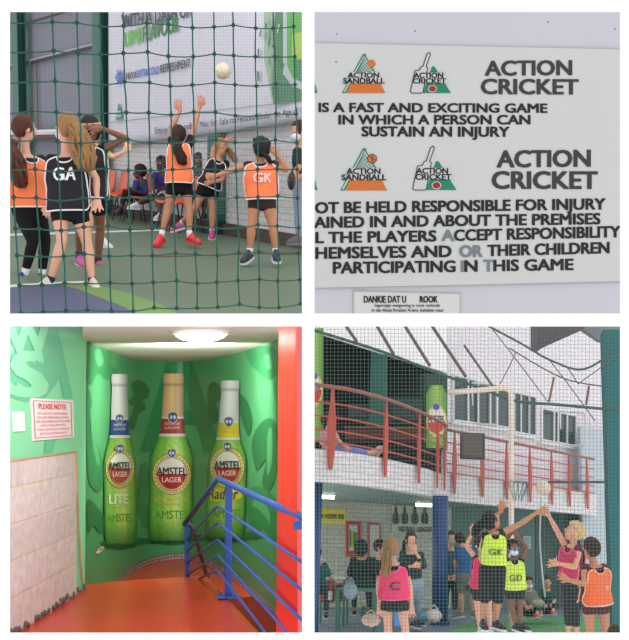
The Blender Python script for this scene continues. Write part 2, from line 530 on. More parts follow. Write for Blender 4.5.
def person(R, D, J, label, skin='light', g=0.8, k=1.0, face=0, pitch=0, hair=None, top=None, bib=None, bottom=None, shoe=None,
           sock=None, mask=False, vox=0.0095, hw=0.0, headr=1.0, group=None, flip=1, feet=True, hands=True, headband=None, cat='person', palm=1, hsz=1.1, spread=1.6, curl=.22):
    P = {}
    for j, v in J.items():
        P[j] = C(v[0], v[1], D + (v[2] if len(v) > 2 else 0))
    base = R.drop((P['la'] + P['ra']) / 2)
    root = thing('person', label, cat, R.mat_at(base), group)
    T = Torso(P, hw, k, flip)
    Z = R.Z
    fa = math.radians(face)
    fv = (R.Y * math.cos(fa) + R.X * math.sin(fa))
    pt = math.radians(pitch)
    hup = ((P['head'] - P['neck']).normalized() + Z).normalized()
    fv = (fv - hup * fv.dot(hup)).normalized()
    if pitch:
        f2 = fv * math.cos(pt) + hup * math.sin(pt); hup = hup * math.cos(pt) - fv * math.sin(pt); fv = f2
    hs = fv.cross(hup).normalized()
    H = P['head']; q = 1.17 * headr * (0.5 + 0.5 * k)
    sm = mat('skin_' + skin + str(int(g * 100)), SK[skin], g, rough=0.55, var=0.06, scale=12, spec=0.35)
    b = MB()
    T.loft(b, -0.10, 1.14, 0.0)
    nk = P['neck']
    b.tube([lerp(T.c0, nk, .2) + T.ax * .02, nk, H - hup * .03 * q], [.062 * k, .047 * k, .045 * k], n=12)
    hax = (hs, fv, hup)
    b.ell(H + hup * .018 * q - fv * .008 * q, hax, (.074 * q, .092 * q, .094 * q))
    b.ell(H - hup * .048 * q + fv * .022 * q, hax, (.052 * q, .060 * q, .066 * q))
    b.ell(H - hup * .022 * q + fv * .088 * q, hax, (.012 * q, .019 * q, .024 * q), 8, 6)
    b.ell(H - hup * .058 * q + fv * .076 * q, hax, (.022 * q, .010 * q, .009 * q), 8, 6)
    for sd in (-1, 1): b.ell(H - hup * .012 * q + hs * (.074 * q * sd) - fv * .004, hax, (.010 * q, .020 * q, .031 * q), 8, 6)
    for a in 'lr':
        s_, e_, w_ = P[a + 's'], P[a + 'e'], P[a + 'w']
        b.ball(s_, .050 * k)
        b.tube([lerp(T.c0, s_, .6) , s_, lerp(s_, e_, .35), e_], [.05 * k, .050 * k, .044 * k, .034 * k], n=12)
        b.ball(e_, .035 * k)
        b.tube([e_, lerp(e_, w_, .3), w_], [.035 * k, .037 * k, .023 * k], n=12)
        if hands:
            hd = (P[a + 'f'] - w_) if (a + 'f') in P else (w_ - e_)
            nr = P[a + 's'] - T.c0
            nn = T.frame(.1)[2]
            hand(b, w_, hd, nn * palm, k * hsz, side=(1 if a == 'l' else -1), spread=spread, curl=curl)
        h_, k_, a_ = P[a + 'h'], P[a + 'k'], P[a + 'a']
        b.ball(h_, .082 * k)
        b.tube([h_, lerp(h_, k_, .4), lerp(h_, k_, .85), k_], [.084 * k, .076 * k, .054 * k, .052 * k], n=14)
        b.ball(k_, .052 * k)
        b.tube([k_, lerp(k_, a_, .3), lerp(k_, a_, .65), a_], [.050 * k, .054 * k, .041 * k, .031 * k], n=14)
        t_ = P.get(a + 't') or (a_ + R.Y * -.12 * k - Z * .06)
        P[a + 't'] = t_
        b.tube([a_, lerp(a_, t_, .35) - Z * .012, t_], [.032 * k, .036 * k, .026 * k], n=10)
    blob(b, 'body', sm, root, vox)
    # eyes
    eb = MB(); pb = MB()
    for sd in (-1, 1):
        ec = H + fv * .080 * q + hs * (.030 * q * sd) + hup * .006 * q
        eb.ell(ec, hax, (.014 * q, .008 * q, .009 * q), 8, 6); pb.ell(ec + fv * .005 * q, hax, (.006 * q, .005 * q, .007 * q), 8, 6)
    eb.build('eyes', mat('eye_white', (225, 220, 215), g), root, True); pb.build('irises', mat('eye_dark', (40, 28, 22), g), root, True)
    # hair
    if hair:
        hc, style = hair[0], hair[1]
        hm = mat('hair_' + hc + str(int(g * 100)), HR[hc], g, rough=0.6, var=0.35, scale=60, bump=0.6, bscale=90, spec=0.3, stretch=(1, 1, .12))
        hb = MB()
        def capf(d):
            x, y, z = d   # side, forward, up
            if y > 0.25 and z < 0.42 - 0.0 * abs(x): return 0.88
            if y < -0.05: return 1.0 if z > -0.86 else 0.9
            if z < -0.30: return 0.84 if style != 'long' else 1.0
            if y > 0 and z < 0.1: return 0.92
            return 1.0 + 0.02 * math.sin(x * 19 + z * 7)
        hb.ell(H + hup * .02 * q - fv * .014 * q, hax, (.088 * q, .104 * q, .108 * q), 28, 22, capf)
        if style == 'braids':
            for i in range(7):
                xx = (i - 3) * .021 * q
                hb.tube([H + hs * xx + fv * .05 + hup * (.115 - abs(i - 3) * .006) * q, H + hs * xx + hup * (.132 - abs(i - 3) * .008) * q, H + hs * xx - fv * .085 * q + hup * .07 * q, H + hs * xx * .7 - fv * .112 * q + hup * .0 * q, H + hs * xx * .5 - fv * .1 * q - hup * .05 * q], .011 * q, n=7)
        if style == 'curly':
            for i in range(60):
                th = random.uniform(0, 2 * PI); z = random.uniform(-.2, 1); rr = math.sqrt(max(0, 1 - z * z))
                y = math.sin(th) * rr
                if y > .3 and z < .5: continue
                hb.ball(H + hs * (math.cos(th) * rr * .088 * q) + fv * (y * .1 * q - .014) + hup * (z * .105 * q + .02), .022 * q, 7)
        if len(hair) > 2:
            pts = [C(x[0], x[1], D + (x[2] if len(x) > 2 else 0)) for x in hair[2]]
            rad = hair[3]
            # smooth the curve
            Q = []; RR = []
            for i in range(len(pts) - 1):
                for t in (0, .34, .67):
                    p0 = pts[max(0, i - 1)]; p1 = pts[i]; p2 = pts[i + 1]; p3 = pts[min(len(pts) - 1, i + 2)]
                    Q.append(.5 * ((2 * p1) + (p2 - p0) * t + (2 * p0 - 5 * p1 + 4 * p2 - p3) * t * t + (3 * p1 - p0 - 3 * p2 + p3) * t ** 3)); RR.append(lerp(rad[i], rad[i + 1], t))
            Q.append(pts[-1]); RR.append(rad[-1] * .5)
            hb.tube(Q, [r * .8 for r in RR], n=14, flat=.8)
            for i in range(22):
                an = random.uniform(0, 2 * PI)
                hb.tube([p + (R.X * math.cos(an) + R.Y * math.sin(an)) * (RR[j] * (.72 + .22 * math.sin(j * 1.3 + i))) for j, p in enumerate(Q)], [max(.003, r * .22) for r in RR], n=5)
        ho = hb.build('hair', hm, root, True)
        if len(hair) > 4:
            tb = MB(); tb.tube([pts[0], lerp(pts[0], pts[1], .3)], rad[0] * 1.05, n=12)
            tb.build('hair_tie', mat('tie_' + hair[4][0], hair[4][1], g), ho, True)
    if headband:
        hb2 = MB(); pts = [H + (hs * math.cos(t) * .094 + fv * (math.sin(t) * .112 - .014)) * q + hup * (.03 + .02 * math.sin(t)) * q for t in [i * 2 * PI / 24 for i in range(25)]]
        hb2.tube(pts, .018 * q, n=8); hb2.build('headband', mat('band_' + headband[0], headband[1], g), root, True)
    if mask:
        mm = MB(); mm.ell(H - hup * .052 * q + fv * .044 * q, hax, (.060 * q, .058 * q, .046 * q), 16, 12)
        mo = mm.build('face_mask', mat('mask_cloth' + str(mask) + str(int(g * 100)), mask if isinstance(mask, tuple) else (225, 228, 235), g, rough=.8), root, True)
        ml = MB()
        for sd in (-1, 1): ml.tube([H - hup * .04 * q + hs * .06 * q * sd + fv * .03, H - hup * .005 * q + hs * .086 * q * sd - fv * .01], .003)
        ml.build('ear_loop', mat('mask_cloth' + str(int(g * 100)), (225, 228, 235), g), mo)
    # shirt
    if top:
        tn, tc, sl = top[:3]
        tl = top[3] if len(top) > 3 else 1.02
        t = MB(); T.loft(t, -0.035, tl, .012)
        for a in 'lr':
            s_, e_, w_ = P[a + 's'], P[a + 'e'], P[a + 'w']
            if sl > 0:
                t.ball(s_, .060 * k)
                if sl <= 1: t.tube([lerp(T.c0, s_, .6), s_, lerp(s_, e_, sl)], [.056 * k, .060 * k, .054 * k], n=12)
                else:
                    f = sl - 1
                    t.tube([lerp(T.c0, s_, .6), s_, lerp(s_, e_, .5), e_], [.056 * k, .060 * k, .054 * k, .047 * k], n=12); t.ball(e_, .048 * k)
                    t.tube([e_, lerp(e_, w_, f)], [.047 * k, .036 * k], n=12)
        if len(top) > 4 and top[4]:   # hood
            t.ell(H + hup * .01 - fv * .02, hax, (.11 * q, .118 * q, .135 * q), 18, 14)
            t.tube([nk, H], [.09 * k, .09 * k], n=12)
        blob(t, 'shirt', cloth(tn + str(int(g * 100)), tc, g), root, vox + .002)
    # bottoms
    if bottom:
        bn, bc, ln = bottom[:3]
        style = bottom[3] if len(bottom) > 3 else 'shorts'
        t = MB(); T.loft(t, .80, 1.24, .018)
        bm_ = cloth(bn + str(int(g * 100)), bc, g)
        if style == 'skirt':
            ctr = [(P['lh'] + P['rh']) / 2, lerp((P['lh'] + P['rh']) / 2, (P['lk'] + P['rk']) / 2, ln)]
            w0 = T.w1 + .012
            rings = []
            c, sv, n = T.frame(1)
            for i in range(7):
                f = i / 6; cc = lerp(ctr[0], ctr[1], f)
                rings.append([cc + sv * (math.sin(th) * (w0 + .03 * f) * (1 + .03 * f * math.sin(th * 9))) + n * (math.cos(th) * (.13 * k + .03 * f) * (1 + .04 * f * math.sin(th * 9))) for th in [2 * PI * j / 36 for j in range(36)]])
            t.loft(rings)
        else:
            ext = bottom[4] if len(bottom) > 4 else 0.0
            for a in 'lr':
                h_, k_, a_ = P[a + 'h'], P[a + 'k'], P[a + 'a']
                t.ball(h_, (.094 + ext) * k)
                if ln <= 1: t.tube([h_, lerp(h_, k_, ln * .5), lerp(h_, k_, ln)], [(.096 + ext) * k, (.09 + ext) * k, lerp(.092, .066, ln) * k + ext * k], n=14)
                else:
                    t.tube([h_, lerp(h_, k_, .5), k_], [(.096 + ext) * k, (.084 + ext) * k, (.062 + ext) * k], n=14); t.ball(k_, (.062 + ext) * k)
                    t.tube([k_, lerp(k_, a_, .35 * (ln - 1)), lerp(k_, a_, ln - 1)], [(.060 + ext) * k, (.061 + ext) * k, lerp(.06, .042, ln - 1) * k + ext * k], n=14)
        blob(t, {'skirt': 'skirt', 'shorts': 'shorts', 'pants': 'trousers'}[style], bm_, root, vox + .002)
    # bib: two curved panels with piping
    if bib:
        bn, bc, pc, hem = bib[:4]
        txt = bib[4] if len(bib) > 4 else None
        cm = cloth('bib_' + bn, bc, g); pm = cloth('piping_' + bn, pc, g)
        bb = MB(); pp = MB()
        nx, ny = 18, 20
        off = .024 if top else .016
        for fside in (0, PI):
            def vt(x):
                a = abs(x)
                if a < .5: return .13 * (1 - (a / .5) ** 2) - .035
                return -.035 + .06 * ((a - .5) / .5) ** 2
            def aw(v):
                # half angle of the panel at height v
                pts = [(-.05, .78), (.05, .80), (.22, .88), (.5, 1.2), (.8, 1.42), (hem, 1.45)]
                return tab([(p[0], p[1]) for p in pts], v)[0]
            grid = []
            for i in range(nx + 1):
                x = -1 + 2 * i / nx
                vb = hem - .12 * max(0, abs(x) - .7) ** 2 / .09
                row = []
                for j in range(ny + 1):
                    v = lerp(vt(x), vb, j / ny)
                    row.append((fside + x * aw(v), v))
                grid.append(row)
            vs = []; fs = []
            for of in (off + .012, off):
                for row in grid:
                    for (ph, v) in row: vs.append(T.S(ph, v, of + .018 * max(0, v) + .004 * math.sin(ph * 7 + v * 9)))
            N1 = (nx + 1) * (ny + 1)
            idx = lambda i, j: i * (ny + 1) + j
            for i in range(nx):
                for j in range(ny):
                    fs.append((idx(i, j), idx(i + 1, j), idx(i + 1, j + 1), idx(i, j + 1)))
                    fs.append((N1 + idx(i, j), N1 + idx(i, j + 1), N1 + idx(i + 1, j + 1), N1 + idx(i + 1, j)))
            loop = [idx(i, 0) for i in range(nx + 1)] + [idx(nx, j) for j in range(1, ny + 1)] + [idx(i, ny) for i in range(nx - 1, -1, -1)] + [idx(0, j) for j in range(ny - 1, 0, -1)]
            for a_, b_ in zip(loop, loop[1:] + loop[:1]): fs.append((a_, N1 + a_, N1 + b_, b_))
            bb.add(vs, fs)
            lp = [vs[q_] for q_ in loop]
            pp.tube(lp + [lp[0]], .0085 * k, n=6)
        bo = bb.build('bib', cm, root, True)
        pp.build('piping', pm, bo, True)
        if txt:
            s_, xc, v0, v1, hwid, tcol = txt
            tt = MB(); tv, tf = text2d(s_, 0.0)
            for dn, dx_ in enumerate((-.022, 0, .022)): tt.add([T.S((xc + dx_ + (u - .5) * 2 * hwid), lerp(v1, v0, w), off + .022 + .0006 * dn + .018 * lerp(v1, v0, w)) for u, w in tv], tf)
            tt.build('lettering', mat('letter_' + bn, tcol, g), bo)
    # shoes
    if shoe and feet:
        scol, sole = shoe
        for a in 'lr':
            a_, t_ = P[a + 'a'], P[a + 't']
            d = t_ - a_; up = Z
            dn = -Z
            fd = (d - Z * d.dot(Z)); L = fd.length
            sl = d.dot(Z)
            if L < .03: fd = R.Y * -1
            fd.normalize()
            # tilt of the foot
            ft = d.normalized()
            low = t_ - Z * .0
            heel = a_ - fd * .045 * k + dn * .075 * k
            toe = t_ + fd * .03 * k
            ax = (toe - heel)
            if ax.length > .28 * k: heel = toe - ax.normalized() * .28 * k
            if ax.length < .235 * k: toe = heel + ax.normalized() * .235 * k
            ax = (toe - heel).normalized(); sd = ax.cross(up).normalized(); uu = sd.cross(ax).normalized()
            LL = (toe - heel).length
            prof = [(0, .03, .06), (.08, .038, .095), (.25, .042, .108), (.45, .044, .088), (.65, .050, .064), (.85, .046, .050), (.97, .028, .030), (1.0, .012, .014)]
            u = MB(); rings = []
            for f, w, h in prof:
                c = heel + ax * (LL * f)
                rings.append([c + sd * (w * k * math.cos(th)) + uu * ((max(0, math.sin(th)) ** .8 * h * k) if math.sin(th) > 0 else -.004) for th in [2 * PI * j / 16 for j in range(16)]])
            u.loft(rings)
            so = u.build('shoe', mat('shoe_' + scol[0], scol[1], g, rough=.5, var=.2, scale=25), root, True)
            w = MB(); rings = []
            for f, wd, h in prof:
                c = heel + ax * (LL * f) - uu * .010
                wd = wd * 1.1
                rings.append([c + sd * (wd * k) + uu * .012, c - sd * (wd * k) + uu * .012, c - sd * (wd * k) - uu * .014, c + sd * (wd * k) - uu * .014])
            w.loft(rings); w.build('sole', mat('sole_' + sole[0], sole[1], g), so)
            if sock:
                k_ = P[a + 'k']; sk = MB()
                sk.tube([a_ + dn * .04, a_, lerp(a_, k_, sock[2])], [.04 * k, .038 * k, (.038 + .03 * sock[2]) * k], n=12)
                sk.build('sock', cloth('sock_' + sock[0], sock[1], g), root, True)
    return root, P, T
G_TL=1.0; G_TR=1.0; G_BL=0.95; G_BR=0.85
# ------------------------------------------------------------------ the white partition with four openings
def hole_ring(x0, y0, x1, y1, D, e=0):
    return [C(x0 - e, y0 - e, D), C(x1 + e, y0 - e, D), C(x1 + e, y1 + e, D), C(x0 - e, y1 + e, D)]
fw = MB()
xs = [-70, 10, 302, 314.5, 620, 700]; ys = [-70, 12, 313.5, 326.5, 632.5, 710]
for D, e in ((3.0, 0.0), (3.12, 0.9)):
    vs = []
    for i, x in enumerate(xs):
        for j, y in enumerate(ys):
            ex = {1: -e, 2: e, 3: -e, 4: e}.get(i, 0); ey = {1: -e, 2: e, 3: -e, 4: e}.get(j, 0)
            vs.append(C(x + ex, y + ey, D))
    fs = []
    for i in range(5):
        for j in range(5):
            if i in (1, 3) and j in (1, 3): continue
            fs.append((i * 6 + j, i * 6 + j + 1, (i + 1) * 6 + j + 1, (i + 1) * 6 + j))
    fw.add(vs, fs)
def I(i, j, b): return b * 36 + i * 6 + j
extra = []
for i in (1, 3):
    for j in (1, 3):
        q = [(i, j), (i + 1, j), (i + 1, j + 1), (i, j + 1)]
        for a, b in zip(q, q[1:] + q[:1]): extra.append((I(*a, 0), I(*b, 0), I(*b, 1), I(*a, 1)))
q = [(0, 0), (5, 0), (5, 5), (0, 5)]
for a, b in zip(q, q[1:] + q[:1]): extra.append((I(*a, 0), I(*b, 0), I(*b, 1), I(*a, 1)))
fw.f.extend(extra)
struct(fw.build('wall_front', mat('white_plaster', (253, 253, 253), 0.955, rough=.9, var=.005)))
# ================================================================== sports hall with the ball game (upper left)
g = G_TL
R = TL
wallA = Wall(R, [(4, 24.5), (106, 19.8)])
wallB = Wall(R, [(100, 19.9), (308, 12.9)])
# floor
def floorquad(R, pts, name, m, z=0.0, thick=.05):
    b = MB(); P = [R.Fl(x, y, z) for x, y in pts]
    b.prism(P, -R.Z * thick)
    return b.build(name, m, root_m=R.mat_at(R.O))
def base_py(w, px):      # picture row where the wall meets the floor
    p = w.hit(px, 320); s_ = w.s_of(px); q = w.at(s_, 0)
    return CY - q.z / q.y * F
struct(floorquad(R, [(4, base_py(wallA, 4) - 1), (106, base_py(wallA, 106) - 1), (308, base_py(wallB, 308) - 2), (308, 318), (4, 318)], 'floor', mat('court_green', (92, 110, 88), g, rough=.55, var=.07, scale=1.5, bump=.1)))
def paint(pts, name, c, z):
    b = MB(); b.prism([R.Fl(x, y, z) for x, y in pts], -R.Z * .0015)
    return struct(b.build(name, mat('paint_' + name, c, g, rough=.6, var=.08, scale=3), root_m=R.mat_at(R.O)))
paint([(4, 286), (60, 285), (78, 289), (124, 307), (148, 318), (4, 318)], 'trim_1', (74, 82, 112), .004)
paint([(60, 284.5), (84, 282.5), (125, 292), (160, 304), (185, 318), (146, 318), (122, 306), (78, 289)], 'trim_2', (104, 140, 72), .005)
paint([(4, 285.0), (50, 282.3), (96, 280.4), (96, 282.4), (50, 284.6), (4, 287.6)], 'trim_3', (205, 208, 205), .007)
paint([(4, 234), (148, 229.6), (165, 229.5), (165, 230.9), (148, 231.2), (4, 236)], 'trim_4', (200, 205, 200), .006)
paint([(150, 256), (308, 251), (308, 252), (150, 257)], 'trim_5', (112, 78, 66), .006)
# grey corrugated cladding, real folds
def corrugated(mb, w, px0, px1, z0, z1, pitch=.11, depth=.03, off=0):
    s0, s1 = sorted((w.s_of(px0), w.s_of(px1))); n = int((s1 - s0) / pitch)
    top = []; bot = []
    for i in range(n * 4 + 1):
        q = s0 + (s1 - s0) * i / (n * 4); o = off + (depth if (i % 4) in (1, 2) else 0)
        top.append(w.at(q, z1, o)); bot.append(w.at(q, z0, o))
    m = len(top); mb.add(bot + top, [(i, i + 1, m + i + 1, m + i) for i in range(m - 1)])
cw = MB(); corrugated(cw, wallA, 0, 106, 0.9, 4.8)
struct(cw.build('wall_left', mat('corrugated_steel', (128, 131, 143), g, rough=.5, var=.10, scale=.8), root_m=R.mat_at(R.O)))
lw = MB(); wall_sheet(lw, wallA, 0, 106, -.02, 1.0, .05, .05)
struct(lw.build('wall_lower_left', mat('hall_plaster', (176, 174, 180), g, rough=.8, var=.06), root_m=R.mat_at(R.O)))
# back wall in painted brick
bw = MB(); wall_sheet(bw, wallB, 99, 309, -.02, 4.8, 0, 0)
struct(bw.build('wall_back', brickmat('white_painted_brick', (226, 222, 226), (216, 212, 218), (190, 188, 194), g, .24, .085, .008), root_m=R.mat_at(R.O)))
kb = MB(); wall_sheet(kb, wallB, 99, 309, 0, .17, .06, .06)
struct(kb.build('baseboard_back', brickmat('dark_kerb_brick', (96, 76, 72), (86, 70, 68), (70, 62, 60), g, .2, .08, .01), root_m=R.mat_at(R.O)))
# dark slanting girts on the cladding
def bar_w(name, w, a, b, off, wd, m, label=None, cat=None, st=False):
    t = MB(); t.tube([w.hit(*a, off), w.hit(*b, off)], wd, n=4); o = t.build(name, m, root_m=R.mat_at(w.hit(*a, off)))
    if st: struct(o)
    else: tag(o, label, cat)
    return o
dk = mat('dark_steel', (52, 54, 58), g, rough=.6)
lt = mat('pale_steel', (168, 168, 176), g, rough=.5)
bar_w('trim_6', wallA, (0, 70.5), (98, 45.5), .12, .035, dk, st=True)
bar_w('trim_7', wallA, (0, 68), (98, 43), .13, .02, lt, st=True)
bar_w('trim_8', wallA, (0, 31), (68, 11), .2, .03, dk, st=True)
bar_w('trim_9', wallA, (0, 37), (30, 8), .12, .018, dk, st=True)
bar_w('trim_10', wallA, (36, 60), (38, 130), .1, .02, mat('rust_pipe', (120, 104, 96), g), st=True)
# white roll pipe and brown rail low on the left
bar_w('trim_11', wallA, (0, 133), (100, 131), .25, .055, mat('white_pipe', (214, 214, 220), g), st=True)
bar_w('trim_12', wallA, (0, 138.5), (100, 136.5), .25, .06, mat('maroon_pipe', (98, 62, 58), g), st=True)
# green columns: I sections
def column(w, px, wpx, label, py_top=8, lean=0):
    D = w.hit(px, 200, .3); k_ = D.y
    s_ = w.s_of(px, .3); base = w.at(s_, 0, .3)
    ax = (w.at(s_ + .5, 0, .3) - w.at(s_ - .5, 0, .3)).normalized()
    n = w.nrm(s_)
    wd = wpx * k_ / F / max(.4, abs(ax.x)) * .92
    zt = w.z_of(px, py_top, .3)
    root = thing('steel_column', label, 'column', R.mat_at(base))
    cm = mat('column_green', (38, 88, 78), g, rough=.45, var=.12, scale=2)
    H = zt; mid = base + R.Z * H / 2
    for nm, o in (('flange', n * .09), ('flange', n * -.09)):
        b = MB(); b.rbox(mid + o, (ax, n, R.Z), (wd, .02, H), .004); b.build(nm, cm, root)
    b = MB(); b.rbox(mid, (ax, n, R.Z), (.03, .18, H), .004); b.build('web', cm, root)
    b = MB(); b.rbox(base + R.Z * .01, (ax, n, R.Z), (wd * 1.25, .3, .02), .004); b.build('base_plate', cm, root)
    return root
column(wallA, 24.5, 10.5, 'dark green steel column nearest the left edge, against grey cladding')
column(wallA, 103, 12, 'dark green steel column at the left end of the beer banner')
# short pier below the banner
pr = thing('brick_pier', 'teal painted pier below the banner behind the leaping player', 'column', R.mat_at(wallB.at(wallB.s_of(221), 0, .1)))
s_ = wallB.s_of(221); ax = (wallB.at(s_ + 1, 0) - wallB.at(s_, 0)).normalized()
zt = wallB.z_of(221, 134, .1)
b = MB(); b.rbox(wallB.at(s_, zt / 2, .1), (ax, wallB.nrm(s_), R.Z), (.27, .2, zt), .01); b.build('shaft', mat('pier_teal', (44, 98, 88), g, var=.15, scale=2), pr)
b = MB(); b.rbox(wallB.at(s_, .1, .1), (ax, wallB.nrm(s_), R.Z), (.30, .26, .2), .01); b.build('plinth', mat('pier_plinth', (40, 66, 60), g), pr)
# banner
sB = lambda off: (lambda x, y: wallB.hit(x, y, off))
root = thing('wall_banner', 'huge white drinks banner with slanting slogan and bottle picture above the players', 'banner', R.mat_at(wallB.hit(205, 140, .12)))
b = MB(); nxb = 40; vs = []; fs = []
def ban(u, v, off=.12):
    x = 108.5 + 200 * u; yb = 146 - (146 - 120) * (x - 108.5) / 193; y = 4 + (yb - 4) * v
    return wallB.hit(x, y, off + .012 * math.sin(u * 23 + v * 5) + .008 * math.sin(v * 17 + u * 40))
for i in range(nxb + 1):
    for j in range(17): vs.append(ban(i / nxb, j / 16))
n1 = len(vs)
for i in range(nxb + 1):
    for j in range(17): vs.append(ban(i / nxb, j / 16, .09))
for i in range(nxb):
    for j in range(16):
        a = i * 17 + j; fs.append((a, a + 17, a + 18, a + 1)); fs.append((n1 + a, n1 + a + 1, n1 + a + 18, n1 + a + 17))
for i in range(nxb):
    for j in (0, 16): a = i * 17 + j; fs.append((a, n1 + a, n1 + a + 17, a + 17))
b.add(vs, fs); b.build('sheet', mat('banner_vinyl', (212, 208, 222), g, rough=.6, var=.04, scale=1.5, bump=.1), root, True)
b = MB(); b.tube([wallB.hit(108.5, 147, .1), wallB.hit(309, 120, .1)], .022, n=6); b.build('hem_rail', mat('hem_grey', (120, 128, 128), g), root)
b = MB(); line_q(b, [(108.5, 122.5), (309, 100)], .8, sB(.15)); b.build('seam', mat('seam_grey', (150, 150, 158), g), root)
vcm = vcmat('banner_print')
def cl(c, gg=None): return rgb(c, gg or g)
b = MB()
text_q(b, 'WITH A DASH OF', [(121.5, 28), (190, 17), (190, 5), (121.5, 15)], sB(.15), .045, cl((44, 62, 72)))
text_q(b, 'LIME', [(124, 46.5), (141, 42.5), (141, 27.5), (124, 32.5)], sB(.15), .05, cl((96, 190, 60)))
text_q(b, 'FLAVOUR', [(143, 42), (178, 31), (178, 14.5), (143, 27)], sB(.15), .05, cl((58, 130, 62)))
b.build('slogan', vcm, root); b = MB()
text_q(b, 'UNLOCK', [(124.5, 80), (136.5, 77.5), (136.5, 71), (124.5, 73.5)], sB(.15), .04, cl((60, 70, 84)))
text_q(b, 'EXTRA COLD', [(137, 77.5), (159, 73.5), (159, 66), (137, 70.5)], sB(.15), .04, cl((70, 100, 200)))
text_q(b, 'REFRESHMENT', [(160.5, 73.2), (190, 66.8), (190, 58.5), (160.5, 65)], sB(.15), .04, cl((60, 70, 84)))
b.build('refreshment_line', vcm, root)
b = MB()
text_q(b, 'Enjoy Responsibly. Not for Sale to Persons Under the Age of 18.', [(155, 136), (306, 115), (306, 106), (155, 127.5)], sB(.15), .012, cl((66, 70, 82)))
b.build('age_notice', vcm, root)
b = MB()
for i in range(6):
    a = i * PI / 3
    line_q(b, [(119 + 1.0 * math.cos(a), 77.5 + 1.5 * math.sin(a)), (119 + 3.6 * math.cos(a), 77.5 + 8 * math.sin(a))], 1.3, sB(.15), cl((90, 120, 205)))
disc_q(b, 119, 77.5, 3.4, 5, sB(.15), cl((90, 120, 205)), inner=.6)
b.build('snowflake_logo', vcm, root)
b = MB(); poly_q(b, [(115.5, 120), (122, 119.4), (119.4, 103.5), (118.4, 103.5)], sB(.15), cl((52, 150, 108)))
line_q(b, [(117.4, 112), (120.6, 111.6)], 1, sB(.16), cl((225, 228, 232))); line_q(b, [(117, 116), (121, 115.6)], 1, sB(.16), cl((225, 228, 232)))
b.build('triangle_logo', vcm, root)
b = MB()
# bottle picture at the right end of the banner
poly_q(b, [(276, 4), (309, 4), (309, 100), (273, 104), (270, 60)], sB(.15), cl((70, 128, 84)))
poly_q(b, [(283, 4), (309, 4), (309, 92), (292, 86), (283, 74)], sB(.155), cl((186, 196, 196)))
poly_q(b, [(287, 4), (309, 4), (309, 86), (293, 78), (287, 66)], sB(.16), cl((92, 168, 70)))
poly_q(b, [(292, 34), (309, 30), (309, 60), (292, 58)], sB(.165), cl((166, 198, 62)))
poly_q(b, [(292, 60), (309, 60), (309, 84), (296, 78)], sB(.165), cl((50, 138, 74)))
poly_q(b, [(264, 8), (272, 6), (274, 40), (272, 100), (264, 60)], sB(.15), cl((158, 184, 156)))
for i in range(26):
    x = random.uniform(256, 284); y = random.uniform(10, 98)
    line_q(b, [(x, y), (x + random.uniform(-2, 2), y + random.uniform(3, 9))], random.uniform(.6, 1.8), sB(.17), cl(random.choice([(150, 182, 150), (190, 205, 190), (50, 110, 70), (84, 140, 96)])))
b.build('bottle_picture', vcm, root)

# unseen area lamp, added to brighten a room
def area(name, loc, tgt, size, power, c=(1, 1, 1), sy=None):
    l = bpy.data.lights.new(name, 'AREA'); l.energy = power; l.color = c; l.size = size
    if sy: l.shape = 'RECTANGLE'; l.size_y = sy
    o = bpy.data.objects.new(name, l); COL.objects.link(o); o.location = loc
    o.rotation_euler = (tgt - loc).to_track_quat('-Z', 'Y').to_euler(); return o

# chairs
def orange_chair(m):
    root = thing('plastic_chair', 'orange plastic shell chair', 'chair', m)
    X = V((m[0][0], m[1][0], m[2][0])); Y = V((m[0][1], m[1][1], m[2][1])); Z = V((m[0][2], m[1][2], m[2][2])); B = m.translation
    om = mat('orange_plastic', (216, 88, 40), g, rough=.4, var=.08)
    prof = [(-.22, .43), (-.20, .45), (0, .435), (.14, .44), (.19, .48), (.215, .6), (.25, .82), (.26, .84)]
    wd = [.17, .21, .22, .21, .2, .2, .19, .13]
    def sheet(i0, i1):
        b = MB(); rings = []
        for (y, z), w in list(zip(prof, wd))[i0:i1]:
            ring = []
            for t in (-1, -.7, 0, .7, 1): ring.append(B + X * (t * w) + Y * (y - .02 * (abs(t) > .9)) + Z * (z + .02 * (abs(t) > .9)))
            for t in (1, .7, 0, -.7, -1): ring.append(B + X * (t * w) + Y * (y + .012 - .02 * (abs(t) > .9)) + Z * (z - .014 + .02 * (abs(t) > .9)))
            rings.append(ring)
        b.loft(rings); return b
    sheet(0, 5).build('seat', om, root, True); sheet(4, 8).build('backrest', om, root, True)
    lm = mat('black_leg', (34, 36, 38), g, rough=.4)
    for sx in (-1, 1):
        for sy in (-1, 1):
            b = MB(); b.tube([B + X * .15 * sx + Y * .12 * sy + Z * .43, B + X * .2 * sx + Y * .2 * sy], .012, n=6); b.build('leg', lm, root)
    return root
nB = wallB.nrm(0); yawB = math.atan2(R.L(R.O + nB).y, R.L(R.O + nB).x) + PI / 2
first = None
for i, (px, lab) in enumerate([(103.5, 'orange plastic chair mostly hidden behind the left green column'), (114.5, 'empty orange plastic chair beside the left green column'), (124.5, 'orange plastic chair second from the green column, knees of sitter before it'), (137, 'orange plastic chair carrying the person in a dark cap'), (151, 'empty orange chair between the two seated people'), (163, 'orange plastic chair carrying the person in a blue top'), (199, 'orange plastic chair behind the leaping player in black bib'), (212, 'orange plastic chair left of the teal pier')]):
    p = wallB.at(wallB.s_of(px), 0, .45)
    m = R.mat_at(p, yawB)
    if first is None: first = orange_chair(m); first['label'] = lab; first['group'] = 'orange chairs along the hall wall'
    else: copy_thing(first, m, lab, 'orange chairs along the hall wall')

